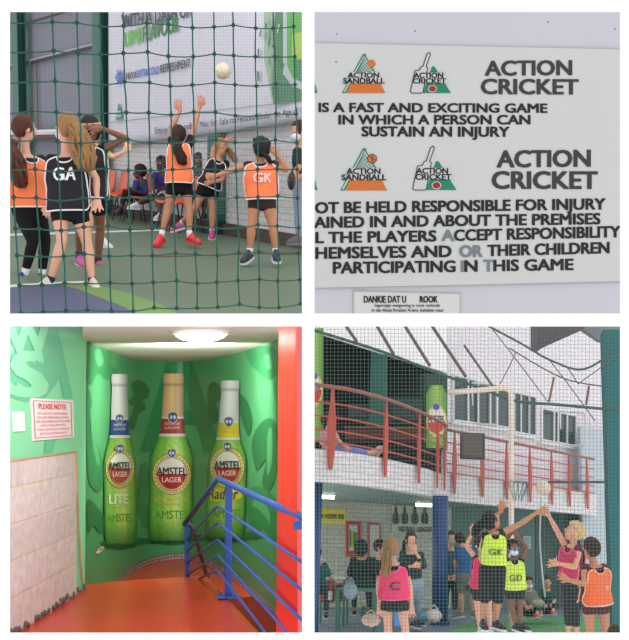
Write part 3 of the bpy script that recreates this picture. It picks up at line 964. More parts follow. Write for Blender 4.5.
# ball
def ball(R, c, r, label, gg):
    root = thing('netball', label, 'ball', R.mat_at(c))
    b = MB(); b.ell(c, (R.X, R.Y, R.Z), (r, r, r), 32, 24); b.build('ball_skin', mat('ball_leather' + str(gg), (206, 188, 168), gg, rough=.6, var=.06, scale=8, bump=.3, bscale=80), root, True)
    for t in range(3):
        s = MB(); rot = Matrix.Rotation(t * PI / 3 + .4, 3, 'Z') @ Matrix.Rotation(.5 + t * .7, 3, 'X')
        s.tube([c + rot @ V((math.cos(a) * r, math.sin(a) * r * 1.0, 0)) for a in [i * 2 * PI / 32 for i in range(33)]], r * .022, n=5)
        s.build('seam', mat('ball_seam' + str(gg), (160, 138, 120), gg), root)
    return root
ball(TL, C(223, 71, 12.2), .1, 'pale worn ball in the air against the white banner', g)

OR = (250, 126, 82); WH = (228, 218, 220); BKc = (40, 38, 42); NV = (32, 32, 48)
# A girl, orange bib, far left
person(R, 9.6, dict(head=(25, 129), neck=(25, 149), ls=(12, 160, -.1), rs=(41, 160, .1), le=(4, 184, -.1), re=(46, 184, .12), lw=(2, 205, -.2), rw=(47, 206, .0),
    lh=(20, 208), rh=(36, 207, .05), lk=(33, 241, -.02), rk=(45, 240, .1), la=(25, 273), ra=(42, 274, .12), lt=(15, 284, -.05), rt=(33, 286, .05)),
    'girl in orange bib and black leggings at the left edge, long brown ponytail', 'fair', g, k=.93, face=62, hair=('auburn', 'pony', [(15, 140, -.08), (12, 146, -.14), (16, 158, -.2), (19, 172, -.22), (22, 188, -.2)], [.04, .05, .085, .09, .06], ('pink', (200, 100, 120))),
    top=('navy', NV, .95), bib=('orange', OR, WH, 1.0), bottom=('black_leggings', (24, 23, 26), 1.86, 'pants'), shoe=(('blue', (44, 62, 130)), ('white', (215, 218, 225))), sock=('white', (225, 222, 228), .14))
# B girl GA
person(R, 8.95, dict(head=(66, 128), neck=(66, 149), ls=(51, 160, 0), rs=(84, 160, .0), le=(47, 180, .12), re=(96, 178, .06), lw=(53, 198, .22), rw=(97, 198, -.02), 
    lh=(60, 209), rh=(78, 209), lk=(62, 241, -.05), rk=(87, 243, .05), la=(51, 278, .0), ra=(92, 279, .06), lt=(42, 290, -.02), rt=(98, 293, -.1)),
    'blonde girl in black bib lettered GA with her back turned', 'fair', g, k=.95, face=-38, hair=('blonde', 'pony', [(72, 124, -.08), (78, 131, -.17), (81, 143, -.19), (84, 157, -.17), (87, 172, -.14)], [.045, .075, .10, .105, .05], ('hair', (150, 110, 70))),
    top=('blackT', (34, 32, 36), .1), bib=('black', (38, 36, 42), WH, 1.06, ('GA', 0.03, .20, .46, .40, (222, 218, 224))), bottom=('black_shorts', (24, 22, 26), .42, 'shorts'), shoe=(('cream', (206, 198, 188)), ('cream', (190, 182, 170))), sock=('dark', (50, 48, 60), .05), mask=(205, 210, 216))
# C dark girl, hands behind head
person(R, 10.6, dict(head=(90, 128), neck=(91, 145), ls=(79, 152), rs=(104, 149), le=(70, 138, .1), re=(126, 138), lw=(80, 130, -.1), rw=(101, 128, -.12), rf=(94, 130, -.16), lf=(86, 129, -.16),
    lh=(84, 198), rh=(98, 198), lk=(80, 228, -.1), rk=(100, 230, .15), la=(79, 256), ra=(98, 262, .2), lt=(83, 266, -.1), rt=(104, 270, .1)),
    'girl in black bib holding the back of her head, behind the blonde girl', 'brown', g, k=.95, face=15, hair=('black', 'cap'), headband=('tan', (176, 132, 100)),
    top=('blackT', (34, 32, 36), .1), bib=('black', (38, 36, 42), WH, 1.02), bottom=('black_shorts', (24, 22, 26), .5, 'shorts'), shoe=(('pink', (196, 84, 150)), ('white', (225, 220, 225))), sock=('yellowband', (60, 62, 50), .16))
# hidden player whose arm shows
person(R, 12.6, dict(head=(94, 134), neck=(95, 148), ls=(86, 154), rs=(106, 154), le=(82, 170), re=(114, 157), lw=(84, 184), rw=(124, 152, -.05), rf=(127, 147, -.05),
    lh=(90, 192), rh=(102, 192), lk=(90, 216), rk=(102, 216), la=(90, 238), ra=(102, 238), lt=(88, 246), rt=(104, 246)),
    'player hidden behind the girl in the black bib, one pale arm showing', 'fair', g, k=.95, face=10, hair=('darkbrown', 'cap'),
    top=('lime', (150, 180, 80), .5), bottom=('black_shorts', (24, 22, 26), .5, 'shorts'), shoe=(('white', (210, 210, 214)), ('white', (225, 220, 225))))
# E jumping girl
person(R, 12.8, dict(head=(179, 136), neck=(180, 145), ls=(171, 146), rs=(189, 144), le=(172.5, 126, .05), re=(195.5, 124, .05), lw=(180, 111, .05), rw=(199.5, 107, .05), lf=(178, 101, .03), rf=(201.5, 97, .02),
    lh=(174, 184), rh=(185, 184), lk=(168, 209, .02), rk=(189, 210, .0), la=(161.8, 234), ra=(189.5, 234), lt=(160, 243, -.02), rt=(198, 243, -.05)),
    'girl in orange bib jumping with both arms stretched up to the ball', 'tan', g, k=.96, face=18, hair=('darkbrown', 'pony', [(177, 135, -.09), (177, 142, -.15), (178, 150, -.16), (181, 158, -.16), (184, 165, -.15)], [.035, .05, .07, .075, .05], ('dark', (40, 30, 30))),
    top=('blackT', (34, 32, 36), .42), bib=('orange', OR, WH, 1.0), bottom=('black_shorts', (24, 22, 26), .46, 'shorts'), shoe=(('red', (220, 52, 62)), ('redsole', (200, 60, 70))), sock=('white', (225, 222, 228), .14), group=None)
# F leaping girl behind
person(R, 14.2, dict(head=(221, 147.5), neck=(219, 156), ls=(212, 161), rs=(226, 164), le=(214, 147), re=(222, 180, -.1), lw=(224, 141, -.05), rw=(213, 182, -.15), lf=(232, 139, -.05),
    lh=(203, 189), rh=(213, 189), lk=(195, 209, -.05), rk=(212.5, 211), la=(182, 222, .12), ra=(212, 230), lt=(177, 230, .12), rt=(212, 238, -.08)),
    'leaping girl in black bib with ponytail flying and one arm bent over her head', 'tan', g, k=.95, face=150, hair=('blonde', 'pony', [(224, 146, .1), (229, 151, .1), (233, 157, .08), (236, 163, .06)], [.03, .05, .055, .03]),
    top=('blackT', (40, 38, 42), .2, .75), bib=('black', (48, 46, 50), WH, .95), bottom=('black_shorts', (24, 22, 26), .4, 'shorts'), shoe=(('magenta', (196, 50, 130)), ('white', (225, 220, 225))), sock=('white', (225, 222, 228), .05), hsz=.95, spread=.7)
# G girl GK
person(R, 10.9, dict(head=(261, 150), neck=(261, 161), ls=(247, 166), rs=(275, 165), le=(229, 171.5, .02), re=(287, 170, .05), lw=(217, 175.5), rw=(278, 156, -.05), lf=(210, 176), rf=(273, 150, -.07),
    lh=(256, 201), rh=(268, 201), lk=(251.5, 226, -.03), rk=(273, 227, -.03), la=(250, 250), ra=(275.5, 250), lt=(246, 261, -.05), rt=(277, 261, -.1)),
    'girl in orange bib lettered GK, arm stretched out to the left', 'tan', g, k=.93, face=-12, hair=('black', 'braids', [(260, 150, -.1), (268, 158, -.12), (271, 164, -.1)], [.03, .035, .02]),
    top=('maroon', (60, 34, 36), .05), bib=('orange', OR, WH, .98, ('GK', 0.1, .27, .52, .40, (222, 205, 205))), bottom=('dark_shorts', (54, 44, 44), .36, 'shorts'), shoe=(('black', (44, 42, 50)), ('white', (225, 220, 225))), sock=('white', (225, 222, 228), .08), hsz=.95, spread=.7)
# H adult at the right
person(R, 12.3, dict(head=(299, 132), neck=(301, 144), ls=(297, 152, -.1), rs=(310, 152, .1), le=(299, 167, -.2), re=(312, 172), lw=(294, 174, -.3), rw=(300, 176, -.2),
    lh=(300, 186, -.05), rh=(309, 186, .05), lk=(299, 211, -.03), rk=(308, 211, .1), la=(299, 236), ra=(308, 236, .1), lt=(293, 243, -.05), rt=(302, 243, .05)),
    'masked adult in dark top and pale jeans at the right edge', 'tan', g, k=1.0, face=-115, hair=('darkbrown', 'cap'),
    top=('darkgreen', (38, 46, 46), .9), bottom=('jeans', (132, 140, 160), 1.9, 'pants'), shoe=(('grey', (90, 84, 88)), ('grey', (120, 114, 118))), mask=(205, 210, 220))
hb = thing('handbag', 'black handbag held by the masked adult at the right edge', 'bag', R.mat_at(C(291, 189, 11.95)))
c = C(291.5, 181, 11.95)
b = MB(); b.ell(c, (R.X, R.Y, R.Z), (.05, .1, .11), 16, 12); b.build('pouch', mat('bag_black', (44, 40, 44), g, rough=.5), hb, True)
b = MB(); b.tube([c + R.Z * .09 - R.Y * .06, c + R.Z * .17 + R.X * .02, c + R.Z * .09 + R.Y * .06], .01); b.build('strap', mat('bag_black', (44, 40, 44), g, rough=.5), hb)
# I seated in dark cap
person(R, 17.2, dict(head=(139.5, 172), neck=(141, 179), ls=(136, 183, -.1), rs=(147, 182, .05), le=(134, 193, -.2), re=(146, 194, -.1), lw=(127, 192, -.4), rw=(132, 191, -.4),
    lh=(143, 197, .1), rh=(150, 197, .2), lk=(125, 193, -.35), rk=(128, 194, -.25), la=(121.5, 208, -.35), ra=(132, 205, -.4), lt=(118, 213, -.45), rt=(126, 209, -.5)),
    'seated person in dark cap and blue top leaning on their knees', 'dark', g, k=.95, face=-90, hair=('black', 'cap'),
    top=('bluegrey', (52, 62, 112), 1.6), bottom=('darkpants', (40, 42, 48), 1.75, 'pants'), shoe=(('black', (36, 36, 40)), ('black', (44, 42, 50))), vox=.011)
# J seated in blue
person(R, 16.6, dict(head=(161, 164), neck=(161, 171), ls=(155, 175, -.1), rs=(167, 175, .05), le=(153, 184, -.2), re=(167, 186, -.1), lw=(154, 190, -.35), rw=(160, 190, -.35),
    lh=(160, 194, .1), rh=(167, 194, .2), lk=(146, 199, -.35), rk=(158, 199, -.4), la=(137, 204, -.5), ra=(160, 214, -.5), lt=(133, 208, -.55), rt=(157, 219, -.6)),
    'seated person in purple-blue top and white shorts, legs stretched out', 'dark', g, k=.98, face=-150, hair=('black', 'cap'),
    top=('purple', (58, 50, 120), .5), bottom=('whiteshorts', (196, 196, 210), .6, 'shorts'), shoe=(('white2', (200, 196, 200)), ('white', (225, 220, 225))), vox=.011)
person(R, 15.8, dict(head=(199, 161), neck=(200, 168), ls=(193, 172), rs=(206, 172), le=(191, 183, -.1), re=(208, 183, -.1), lw=(194, 191, -.3), rw=(204, 191, -.3),
    lh=(196, 192, .1), rh=(204, 192, .1), lk=(194, 194, -.35), rk=(204, 194, -.35), la=(194, 212, -.4), ra=(204, 212, -.4), lt=(193, 217, -.5), rt=(204, 217, -.5)),
    'seated spectator with dark hair behind the two leaping players', 'dark', g, k=.95, face=180, hair=('black', 'cap'),
    top=('greyteal', (62, 74, 78), .6), bottom=('darkpants', (40, 42, 48), 1.8, 'pants'), shoe=(('black', (36, 36, 40)), ('black', (44, 42, 50))), vox=.011)

# nets
def coarse_net():
    root = thing('barrier_net', 'coarse knotted green cord net hanging in front of the court', 'net', R.mat_at(C(155, 300, 4)))
    b = MB(); kn = MB()
    cols = []; x = 12.5; i = 0
    top_c = [29, 54, 78, 101, 124, 148, 169, 192.6, 214, 234, 256, 274.5, 295]; low_c = [40, 63, 85, 109, 131, 153, 175, 196, 217, 238, 259, 278, 299]
    top_c = [5] + top_c; low_c = [17] + low_c
    cols = top_c
    rows0 = [-6, 22, 52, 82, 112, 141, 170, 199, 229, 257, 285, 312]
    def D_of(x): return 3.9 + .8 * (x / 300)
    pts = {}
    for i, x in enumerate(cols):
        for j, y in enumerate(rows0):
            sc = 1 - .045 * (x / 300)
            yy = 160 + (y - 160) * sc + 2.2 * math.sin(i * 1.7 + j * .6) * .6 + random.uniform(-1.2, 1.2)
            xx = x + (low_c[i] - x) * (y - 55) / 200 + random.uniform(-.8, .8)
            xx = min(xx, 306); pts[i, j] = C(xx, yy, D_of(xx))
    for i in range(len(cols)):
        for j in range(len(rows0)):
            p = pts[i, j]
            if (i, j + 1) in pts:
                q = pts[i, j + 1]; b.tube([p, (p + q) / 2 + R.X * random.uniform(-.002, .002), q], .0033, n=6)
            if (i + 1, j) in pts:
                q = pts[i + 1, j]; b.tube([p, (p * .67 + q * .33) - R.Z * .002, (p * .33 + q * .67) - R.Z * .002, q], .0029, n=6)
            kn.ell(p, (R.X, R.Y, R.Z), (.0098, .009, .0098), 8, 6)
    for i in (0,):
        pass
    b.build('cord', mat('net_green', (34, 84, 74), g * .8, rough=.8), root, True); kn.build('knots', mat('knot_green', (26, 66, 58), g * .8), root, True)['kind'] = 'stuff'
coarse_net()
def fine_net(R, w, x0, x1, y0, y1, step, th, off, label, m, jit=0.0):
    root = thing('mesh_net', label, 'net', R.mat_at(w.hit((x0 + x1) / 2, y1, off)))
    b = MB()
    x = x0
    while x <= x1:
        b.tube([w.hit(x, y, off + jit * math.sin(y * .05 + x * .03)) for y in [y0 + (y1 - y0) * k / 8 for k in range(9)]], th, n=4, caps=False); x += step
    y = y0
    while y <= y1:
        b.tube([w.hit(x, y + 2.5 * jit * math.sin(x * .02), off + jit * math.sin(y * .05 + x * .03)) for x in [x0 + (x1 - x0) * k / 12 for k in range(13)]], th, n=4, caps=False); y += step
    b.build('mesh', m, root); return root
fine_net(R, wallB, 109, 306, 6, 214, 3.0, .002, .24, 'fine mesh net hung before the white wall and banner', mat('fine_net_grey', (150, 158, 164), g))
# ================================================================== painted notice board (upper right)
R = TR; g = G_TR
wl = Wall(R, [(305, 5.6), (630, 5.9)])
S0 = lambda off: (lambda x, y: wl.hit(x, y, off))
def patch(name, pts, off, m, thick=.1):
    b = MB(); P = [wl.hit(x, y, off) for x, y in pts]; n = (wl.nrm(0)); b.prism(P, -n * thick)
    return b.build(name, m, root_m=R.mat_at(P[0]))
struct(patch('wall_right', [(309, 7), (628, 7), (628, 319), (309, 319)], 0, mat('lilac_wall', (194, 193, 204), g, rough=.7, var=.03, scale=2, bump=.08)))
# board
pt = [(309, 43), (480, 46.5), (628, 49.5), (628, 281), (480, 284.5), (309, 288)]
root = thing('sign_board', 'white court rules board with black lettering and triangle logos', 'sign', R.mat_at(wl.hit(467, 285, .01)))
b = MB(); b.prism([wl.hit(x, y, .012) for x, y in pt], -wl.nrm(0) * .010); b.build('panel', mat('board_white', (197, 199, 198), g, rough=.5, var=.02, scale=2), root)
b = MB(); b.tube([wl.hit(309, 288.4, .012), wl.hit(480, 285, .012), wl.hit(628, 281.4, .012)], .0022, n=6); b.build('bottom_edge', mat('edge_grey', (160, 162, 165), g), root)
b = MB(); b.tube([wl.hit(309, 42.8, .010), wl.hit(480, 46.3, .010), wl.hit(628, 49.3, .010)], .0018, n=6); b.build('top_edge', mat('edge_pale', (182, 178, 176), g), root)
vm = vcmat('sign_paint', .5)
K = cl((34, 34, 38), g); KG = cl((56, 57, 62), g); GY = cl((120, 124, 134), g); GR = cl((34, 128, 98), g); OG = cl((204, 112, 48), g); RD = cl((170, 30, 44), g); BW = cl((197, 199, 198), g)
T_ = MB()
sf = S0(.015)
def line(s, x0, x1, yb0, yb1, h, col=K, bold=.055, sp=1.0):
    text_q(T_, s, [(x0, yb0), (x1, yb1), (x1, yb1 - h), (x0, yb0 - h)], sf, bold, col, 0, sp)
line('ACTION', 485.5, 571.5, 75.5, 74.8, 14.3, KG, .048)
line('CRICKET', 481.5, 578, 93.8, 94.2, 14.6, KG, .048)
line('ACTION', 497.5, 590, 167.2, 166.3, 16.2, KG, .048)
line('CRICKET', 492.5, 597, 188.5, 188.6, 16.8, KG, .048)
line('IS A FAST AND EXCITING GAME', 319, 547, 111.8, 112.6, 8.8)
line('IN WHICH A PERSON CAN', 339, 530, 124.2, 124.2, 9.0)
line('SUSTAIN AN INJURY', 362, 509, 136.2, 136.6, 9.6)
line('OT BE HELD RESPONSIBLE FOR INJURY', 315.5, 605, 213.2, 209.2, 10.6)
line('AINED IN AND ABOUT THE PREMISES', 314.5, 600, 227.8, 224.0, 10.6)
line('L THE PLAYERS', 316, 436, 243, 241.2, 10.6)
line('A', 442, 454, 240.8, 240.8, 10.6, GY, .06)
line('CCEPT RESPONSIBILITY', 454.5, 620, 240.8, 237, 10.8)
line('HEMSELVES AND', 316, 451, 258.6, 256.8, 11)
line('OR', 460, 482, 256.8, 256.6, 11, GY, .06)
line('THEIR CHILDREN', 488, 609, 256, 253, 10.8)
line('PARTICIPATING', 333.5, 455, 273.4, 271.8, 11)
line('I', 461, 463.8, 271.8, 271.8, 11, GY, .06); line('N', 465, 477, 271.6, 271.4, 11)
line('T', 484, 493, 271.2, 271.2, 11, GY, .06); line('HIS GAME', 494, 573, 271, 269.8, 10.8)
T_.build('lettering', vm, root)
def sandball(y, s, x):
    L = MB(); q = sf; q2 = S0(.016); q3 = S0(.0172)
    X = lambda a: x + a * s
    Y = lambda a: y + a * s
    # orange base
    poly_q(L, [(X(-17), Y(0)), (X(22), Y(0)), (X(17), Y(-9.5)), (X(-12.5), Y(-9.5))], q, OG)
    # green slanting band with white core
    poly_q(L, [(X(-21.5), Y(0)), (X(-17.5), Y(0)), (X(3), Y(-39)), (X(-.5), Y(-39))], q, GR)
    poly_q(L, [(X(-20), Y(-1.2)), (X(-18.4), Y(-1.2)), (X(.9), Y(-37)), (X(.0), Y(-37))], q2, BW)
    line_q(L, [(X(1), Y(-38.5)), (X(13), Y(-18))], 1.0, q, GR)
    for k in range(7):
        t = k / 7
        line_q(L, [(X(1 + 12 * t), Y(-37 + 20 * t)), (X(-9 + 9 * t * .6), Y(-20 + 2 * t))], .45, q, GR)
        line_q(L, [(X(-8 + 9 * t), Y(-22 - 14 * t)), (X(-5 + 18 * t * .9), Y(-18 - 6 * t))], .45, q, GR)
    disc_q(L, X(8), Y(-29.5), 4.1 * s, 3.7 * s, q2, OG)
    return L, X, Y
for i, (x, y, s, xt) in enumerate([(363.5, 93, 1.0, 363), (363.5, 190.5, 1.08, 363.5)]):
    L, X, Y = sandball(y, s, x)
    poly_q(L, [(X(-13), Y(-9.8)), (X(19), Y(-9.8)), (X(15), Y(-21)), (X(-11), Y(-21))], S0(.0168), BW)
    if i == 1:
        disc_q(L, X(8), Y(-29.5), 4.6 * s, 4.3 * s, S0(.0165), cl((70, 60, 50), g), inner=.86)
        line_q(L, [(X(4.5), Y(-32)), (X(12), Y(-27.5))], .8, S0(.0166), cl((70, 60, 50), g)); line_q(L, [(X(8), Y(-33.5)), (X(8.5), Y(-25.5))], .8, S0(.0166), cl((70, 60, 50), g))
    text_q(L, 'ACTION', [(X(-15.5), Y(-15.4)), (X(15.5), Y(-15.4)), (X(15.5), Y(-20.4)), (X(-15.5), Y(-20.4))], S0(.018), .05, K)
    text_q(L, 'SANDBALL', [(X(-20), Y(-9.6)), (X(21), Y(-9.6)), (X(21), Y(-14.8)), (X(-20), Y(-14.8))], S0(.018), .05, K)
    L.build('sandball_logo', vm, root)
for i, (x, y, s) in enumerate([(432, 93, 1.0), (436, 190, 1.08)]):
    L = MB(); X = lambda a: x + a * s; Y = lambda a: y + a * s
    poly_q(L, [(X(-9), Y(0)), (X(19), Y(0)), (X(2.5), Y(-26.5)), (X(.0), Y(-26.5))], sf, GR)
    bat = [(X(-20), Y(0)), (X(-21.5), Y(-1.5)), (X(-17), Y(-22)), (X(-12.5), Y(-23)), (X(-11), Y(-26)), (X(-8.8), Y(-27)), (X(-5), Y(-39)), (X(-2.5), Y(-40.5)), (X(-1.5), Y(-39)), (X(-6), Y(-26.5)), (X(-4.2), Y(-25)), (X(-5), Y(-22)), (X(-9), Y(-1)), (X(-10.5), Y(0))]
    poly_q(L, bat, S0(.0160), BW); line_q(L, bat, .9, S0(.0163), K, True)
    poly_q(L, [(X(-16), Y(-9.8)), (X(17), Y(-9.8)), (X(13), Y(-20.5)), (X(-16), Y(-20.5))], S0(.0168), BW)
    disc_q(L, X(.5), Y(-4.3), 4.4 * s, 3.7 * s, S0(.0172), BW); disc_q(L, X(.5), Y(-4.3), 3.6 * s, 3.0 * s, S0(.0176), RD)
    text_q(L, 'ACTION', [(X(-18), Y(-15.2)), (X(11), Y(-15.2)), (X(11), Y(-20.2)), (X(-18), Y(-20.2))], S0(.018), .05, K)
    text_q(L, 'CRICKET', [(X(-19), Y(-9.6)), (X(14), Y(-9.6)), (X(14), Y(-14.6)), (X(-19), Y(-14.6))], S0(.018), .05, K)
    L.build('cricket_logo', vm, root)
for (yy) in (93, 190):
    L = MB(); poly_q(L, [(309, yy), (317.5, yy), (314.5, yy - 11), (309, yy - 22)], sf, GR); L.build('cut_logo', vm, root)
# smoking notice below
root = thing('paper_notice', 'small white notice below the rules board, first line ending ROOK', 'sign', R.mat_at(wl.hit(405, 312, .01)))
b = MB(); b.prism([wl.hit(x, y, .006) for x, y in [(353, 290.5), (461, 293), (461, 320), (353, 320)]], -wl.nrm(0) * .005); b.build('sheet', mat('notice_paper', (206, 205, 203), g, rough=.6, var=.02), root)
b = MB(); line_q(b, [(353.6, 320), (353.6, 291.2), (460.5, 293.6), (460.5, 320)], .7, S0(.009), cl((170, 170, 172), g)); b.build('border', vm, root)
T_ = MB(); sf = S0(.009)
line('DANKIE DAT U', 364, 406, 302.6, 302.6, 6.6, K, .05); line('ROOK', 420, 437.5, 302.4, 302.4, 6.2, K, .05)
line('Ingevolge wetgewing is rook verbode', 375, 440, 307.6, 307.6, 3.6, K, .02)
line('in die Aksie Krieket Arena, behalwe waar', 372, 444, 312.2, 312.2, 3.6, K, .02)
line('dit anders aangedui word', 388, 428, 316.8, 316.8, 3.4, K, .02)
T_.build('lettering', vm, root)
b = MB()
for x, y in ((337, 34), (415, 31), (548, 22), (615, 29), (336, 62)):
    disc_q(b, x, y, .8, .9, S0(.013 if y > 50 else .001), cl((110, 100, 96), g), 8)
tag(b.build('nail_holes', vm, root_m=R.mat_at(wl.hit(467, 30, 0))), 'small nail holes dotted along the lilac wall above the board', 'nail holes', kind='stuff')
# ================================================================== stair landing with bottle mural (lower left)
R = BL; g = G_BL
def px_of_y(p): return CY - p.z / p.y * F
lw = Wall(R, [(4, 6.68), (86.5, 8.62)])
cur = [(84.5, 8.6), (100, 9.5), (125, 11.2), (150, 12.3), (190, 12.6), (230, 11.2), (262, 9.6), (284, 8.6), (300, 8.0)]
mw = Wall(R, cur, smooth=6)
ZC = 2.105
ZL = -.36
# landing floor
def fl(pts, name, m, z, th=.12):
    b = MB(); b.prism([R.Fl(x, y, z) for x, y in pts], -R.Z * th); return b.build(name, m, root_m=R.mat_at(R.O))
red = mat('red_floor_paint', (188, 58, 34), g, rough=.28, var=.08, scale=2.5, bump=.06, spec=.4)
struct(fl([(2, 640), (6, 634), (87, 584.5), (120, 581), (175, 577.5), (206, 575.5), (266, 640)], 'floor_landing', red, 0, .14))
# lower landing, one step down, following the round wall
b = MB()
P = [mw.at(mw.S[-1] * k / 40, ZL, -.02) for k in range(41)]
nearp = [R.Fl(309, 596, ZL), R.Fl(236, 599, ZL), R.Fl(100, 600, ZL)]
b.prism(P + nearp, -R.Z * .1)
# keep only what lies inside the opening: front part drops below the landing
struct(b.build('floor_lower', mat('red_floor_dark', (196, 66, 48), g, rough=.25, var=.12, scale=2), root_m=R.mat_at(R.O)))
# left wall (flat, painted) with recessed bare blockwork
b = MB(); wall_sheet(b, lw, 2, 86.5, 0, row_top(lw, 320), 0, .1, n=6)
struct(b.build('wall_left', mat('mint_paint', (136, 220, 172), g, rough=.5, var=.04, scale=1.5), root_m=R.mat_at(R.O)))
SL = lambda off: (lambda x, y: lw.hit(x, y, off))
MG = vcmat('mural_ink', .45, .4)
root = thing('wall_lettering', 'tone-on-tone green block letters painted high on the left wall', 'lettering', R.mat_at(lw.hit(30, 390, .002)))
b = MB(); dkm = cl((108, 200, 160), g)
poly_q(b, [(6, 326), (50, 323), (62, 376), (46, 398), (26, 402), (6, 396)], SL(.004), dkm)
poly_q(b, [(48, 322), (57, 322), (73, 398), (64, 398)], SL(.005), dkm)
poly_q(b, [(46, 438), (58, 437), (52, 453), (44, 453)], SL(.005), dkm)
b.build('dark_outline', MG, root)  # darker green paint behind the light letters
b = MB(); ltm = cl((146, 228, 184), g)
text_q(b, 'S', [(12, 394), (46, 396), (40, 352), (15, 355)], SL(.009), .09, ltm)
text_q(b, 'W', [(8, 352), (50, 353), (48, 322), (6, 322)], SL(.008), .06, ltm)
disc_q(b, 10, 350, 4, 5, SL(.009), ltm)
b.build('letters', MG, root)
# block patch
root = thing('block_patch', 'bare grey concrete blockwork with chipped orange rim on the left wall', 'blockwork', R.mat_at(lw.hit(40, 620, .0)))
ctop = [(4, 462), (75.5, 452.5)]
z1 = lw.z_of(75, 452.5); z2 = lw.z_of(6, 461.5)
s0, s1 = lw.s_of(4), lw.s_of(76)
b = MB(); n = 24; vs = []; uv = []
rows = 20
b = MB()
for i in range(n + 1):
    x = 4 + 72.5 * i / n
    for j in range(rows + 1):
        zt = lw.z_of(x, 462 - 9.5 * (x - 4) / 71.5)
        zb = .0
        q = lw.s_of(x); zz = lerp(zb, zt, j / rows)
        xx = 0
        vs.append(lw.at(q, zz, .012)); uv.append((q, zz))
fs = [(i * (rows + 1) + j, (i + 1) * (rows + 1) + j, (i + 1) * (rows + 1) + j + 1, i * (rows + 1) + j + 1) for i in range(n) for j in range(rows)]
# slanting right edge: narrow towards the top
b.add(vs, fs, uvs=uv)
b.build('blocks', brickmat('grey_blocks', (220, 214, 212), (208, 202, 200), (224, 210, 198), g, .72, .245, .014, rough=.95, bump=.6, var=.10), root)
b = MB()
edge = [(75.5, 452), (77.8, 500), (80.5, 560), (83.5, 586)]
for (x0, y0), (x1, y1) in zip(edge, edge[1:]): b.tube([lw.hit(x0, y0, .014), lw.hit(x1, y1, .014)], .008, n=6)
b.tube([lw.hit(4, 461.8, .014), lw.hit(40, 457, .014), lw.hit(75.5, 452, .014)], .006, n=6)
b.build('chipped_rim', mat('rim_orange', (206, 148, 116), g, var=.3, scale=20), root)
b = MB()
for i in range(50):
    x = random.uniform(8, 84); q = lw.at(lw.s_of(x), 0, .02); yy = px_of_y(q)
    b.ell(R.W(*R.L(q)) + R.Z * random.uniform(.0, .05), (R.X, R.Y, R.Z), (.012, .02, random.uniform(.01, .03)), 6, 5)
b.build('mortar_crumbs', mat('crumb_dark', (110, 96, 90), g, var=.4, scale=40), root)['kind'] = 'stuff'
# switch plate
root = thing('light_switch', 'blank white wall plate left of the notice on the green wall', 'switch', R.mat_at(lw.hit(20, 431, .0)))
b = MB(); b.prism([lw.hit(x, y, .012) for x, y in [(13.5, 411.5), (24.3, 411.8), (25.2, 431), (14.8, 431.6)]], -lw.nrm(0) * .012); b.build('plate', mat('plate_white', (240, 240, 236), g), root)
b = MB(); b.prism([lw.hit(x, y, .016) for x, y in [(18.6, 420), (20.2, 420), (20.4, 424.5), (18.8, 424.5)]], -lw.nrm(0) * .004); b.build('rocker', mat('rocker', (225, 222, 214), g), root)
# please note sheet
root = thing('paper_notice', 'white notice with red writing headed PLEASE NOTE on the green wall', 'sign', R.mat_at(lw.hit(52, 438, .0)))
cor = [(31.3, 398), (73.2, 400.5), (74.3, 437.5), (33.6, 440.8)]
b = MB(); b.prism([lw.hit(x, y, .012) for x, y in cor], -lw.nrm(0) * .01); b.build('sheet', mat('sheet_white', (238, 232, 236), g), root)
RR = cl((226, 70, 96), g); RL = cl((232, 130, 148), g)
def nq(u, v):
    a, b_, c_, d_ = cor; x = (a[0] * (1 - u) + b_[0] * u) * (1 - v) + (d_[0] * (1 - u) + c_[0] * u) * v; y = (a[1] * (1 - u) + b_[1] * u) * (1 - v) + (d_[1] * (1 - u) + c_[1] * u) * v; return x, y
b = MB(); line_q(b, [nq(.05, .06), nq(.95, .06), nq(.95, .94), nq(.05, .94)], .6, SL(.016), RR, True); b.build('border', MG, root)
b = MB()
def nt(s, u0, u1, v0, v1, bold, col): text_q(b, s, [nq(u0, v1), nq(u1, v1), nq(u1, v0), nq(u0, v0)], SL(.016), bold, col)
nt('PLEASE NOTE', .17, .83, .12, .25, .03, RR)
b_l = [('WE ARE NOT RESPONSIBLE', .14, .86), ('FOR ANY DAMAGES CAUSED', .12, .88), ('OR INJURIES SUSTAINED', .08, .92), ('UPON THESE PREMISES', .2, .8), ('YOUR VEHICLES & PARKING', .1, .9), ('ARE YOUR RESPONSIBILITY', .16, .84)]
for i, (s, u0, u1) in enumerate(b_l): nt(s, u0, u1, .33 + i * .098, .385 + i * .098, .01, RL)
b.build('lettering', MG, root)
# mural wall
b = MB(); wall_sheet(b, mw, 84.5, 300, -.8, ZC, 0, 0)
struct(b.build('wall_mural', smooth=True, m=mat('mural_green', (72, 144, 94), g, rough=.4, var=.07, scale=1.2, spec=.35), root_m=R.mat_at(R.O)))
SM = lambda off: (lambda x, y: mw.hit(x, y, off))
def curved_poly(mb, pts, off, col, nrow=18):
    """polygon drawn on the round wall, cut into rows so that it follows the curve"""
    bm = bmesh.new(); vs = [bm.verts.new((x, y, 0)) for x, y in pts]; f = bm.faces.new(vs)
    x0 = min(p[0] for p in pts); x1 = max(p[0] for p in pts)
    st = 3.0; x = math.floor(x0 / st) * st
    while x < x1:
        bmesh.ops.bisect_plane(bm, geom=bm.verts[:] + bm.edges[:] + bm.faces[:], plane_co=(x, 0, 0), plane_no=(1, 0, 0)); x += st
    bmesh.ops.triangulate(bm, faces=bm.faces[:])
    for i, v in enumerate(bm.verts): v.index = i
    out = [mw.hit(v.co.x, v.co.y, off) for v in bm.verts]; fs = [tuple(v.index for v in f.verts) for f in bm.faces]; bm.free()
    mb.add(out, fs, [col(v) if callable(col) else col for v in out])
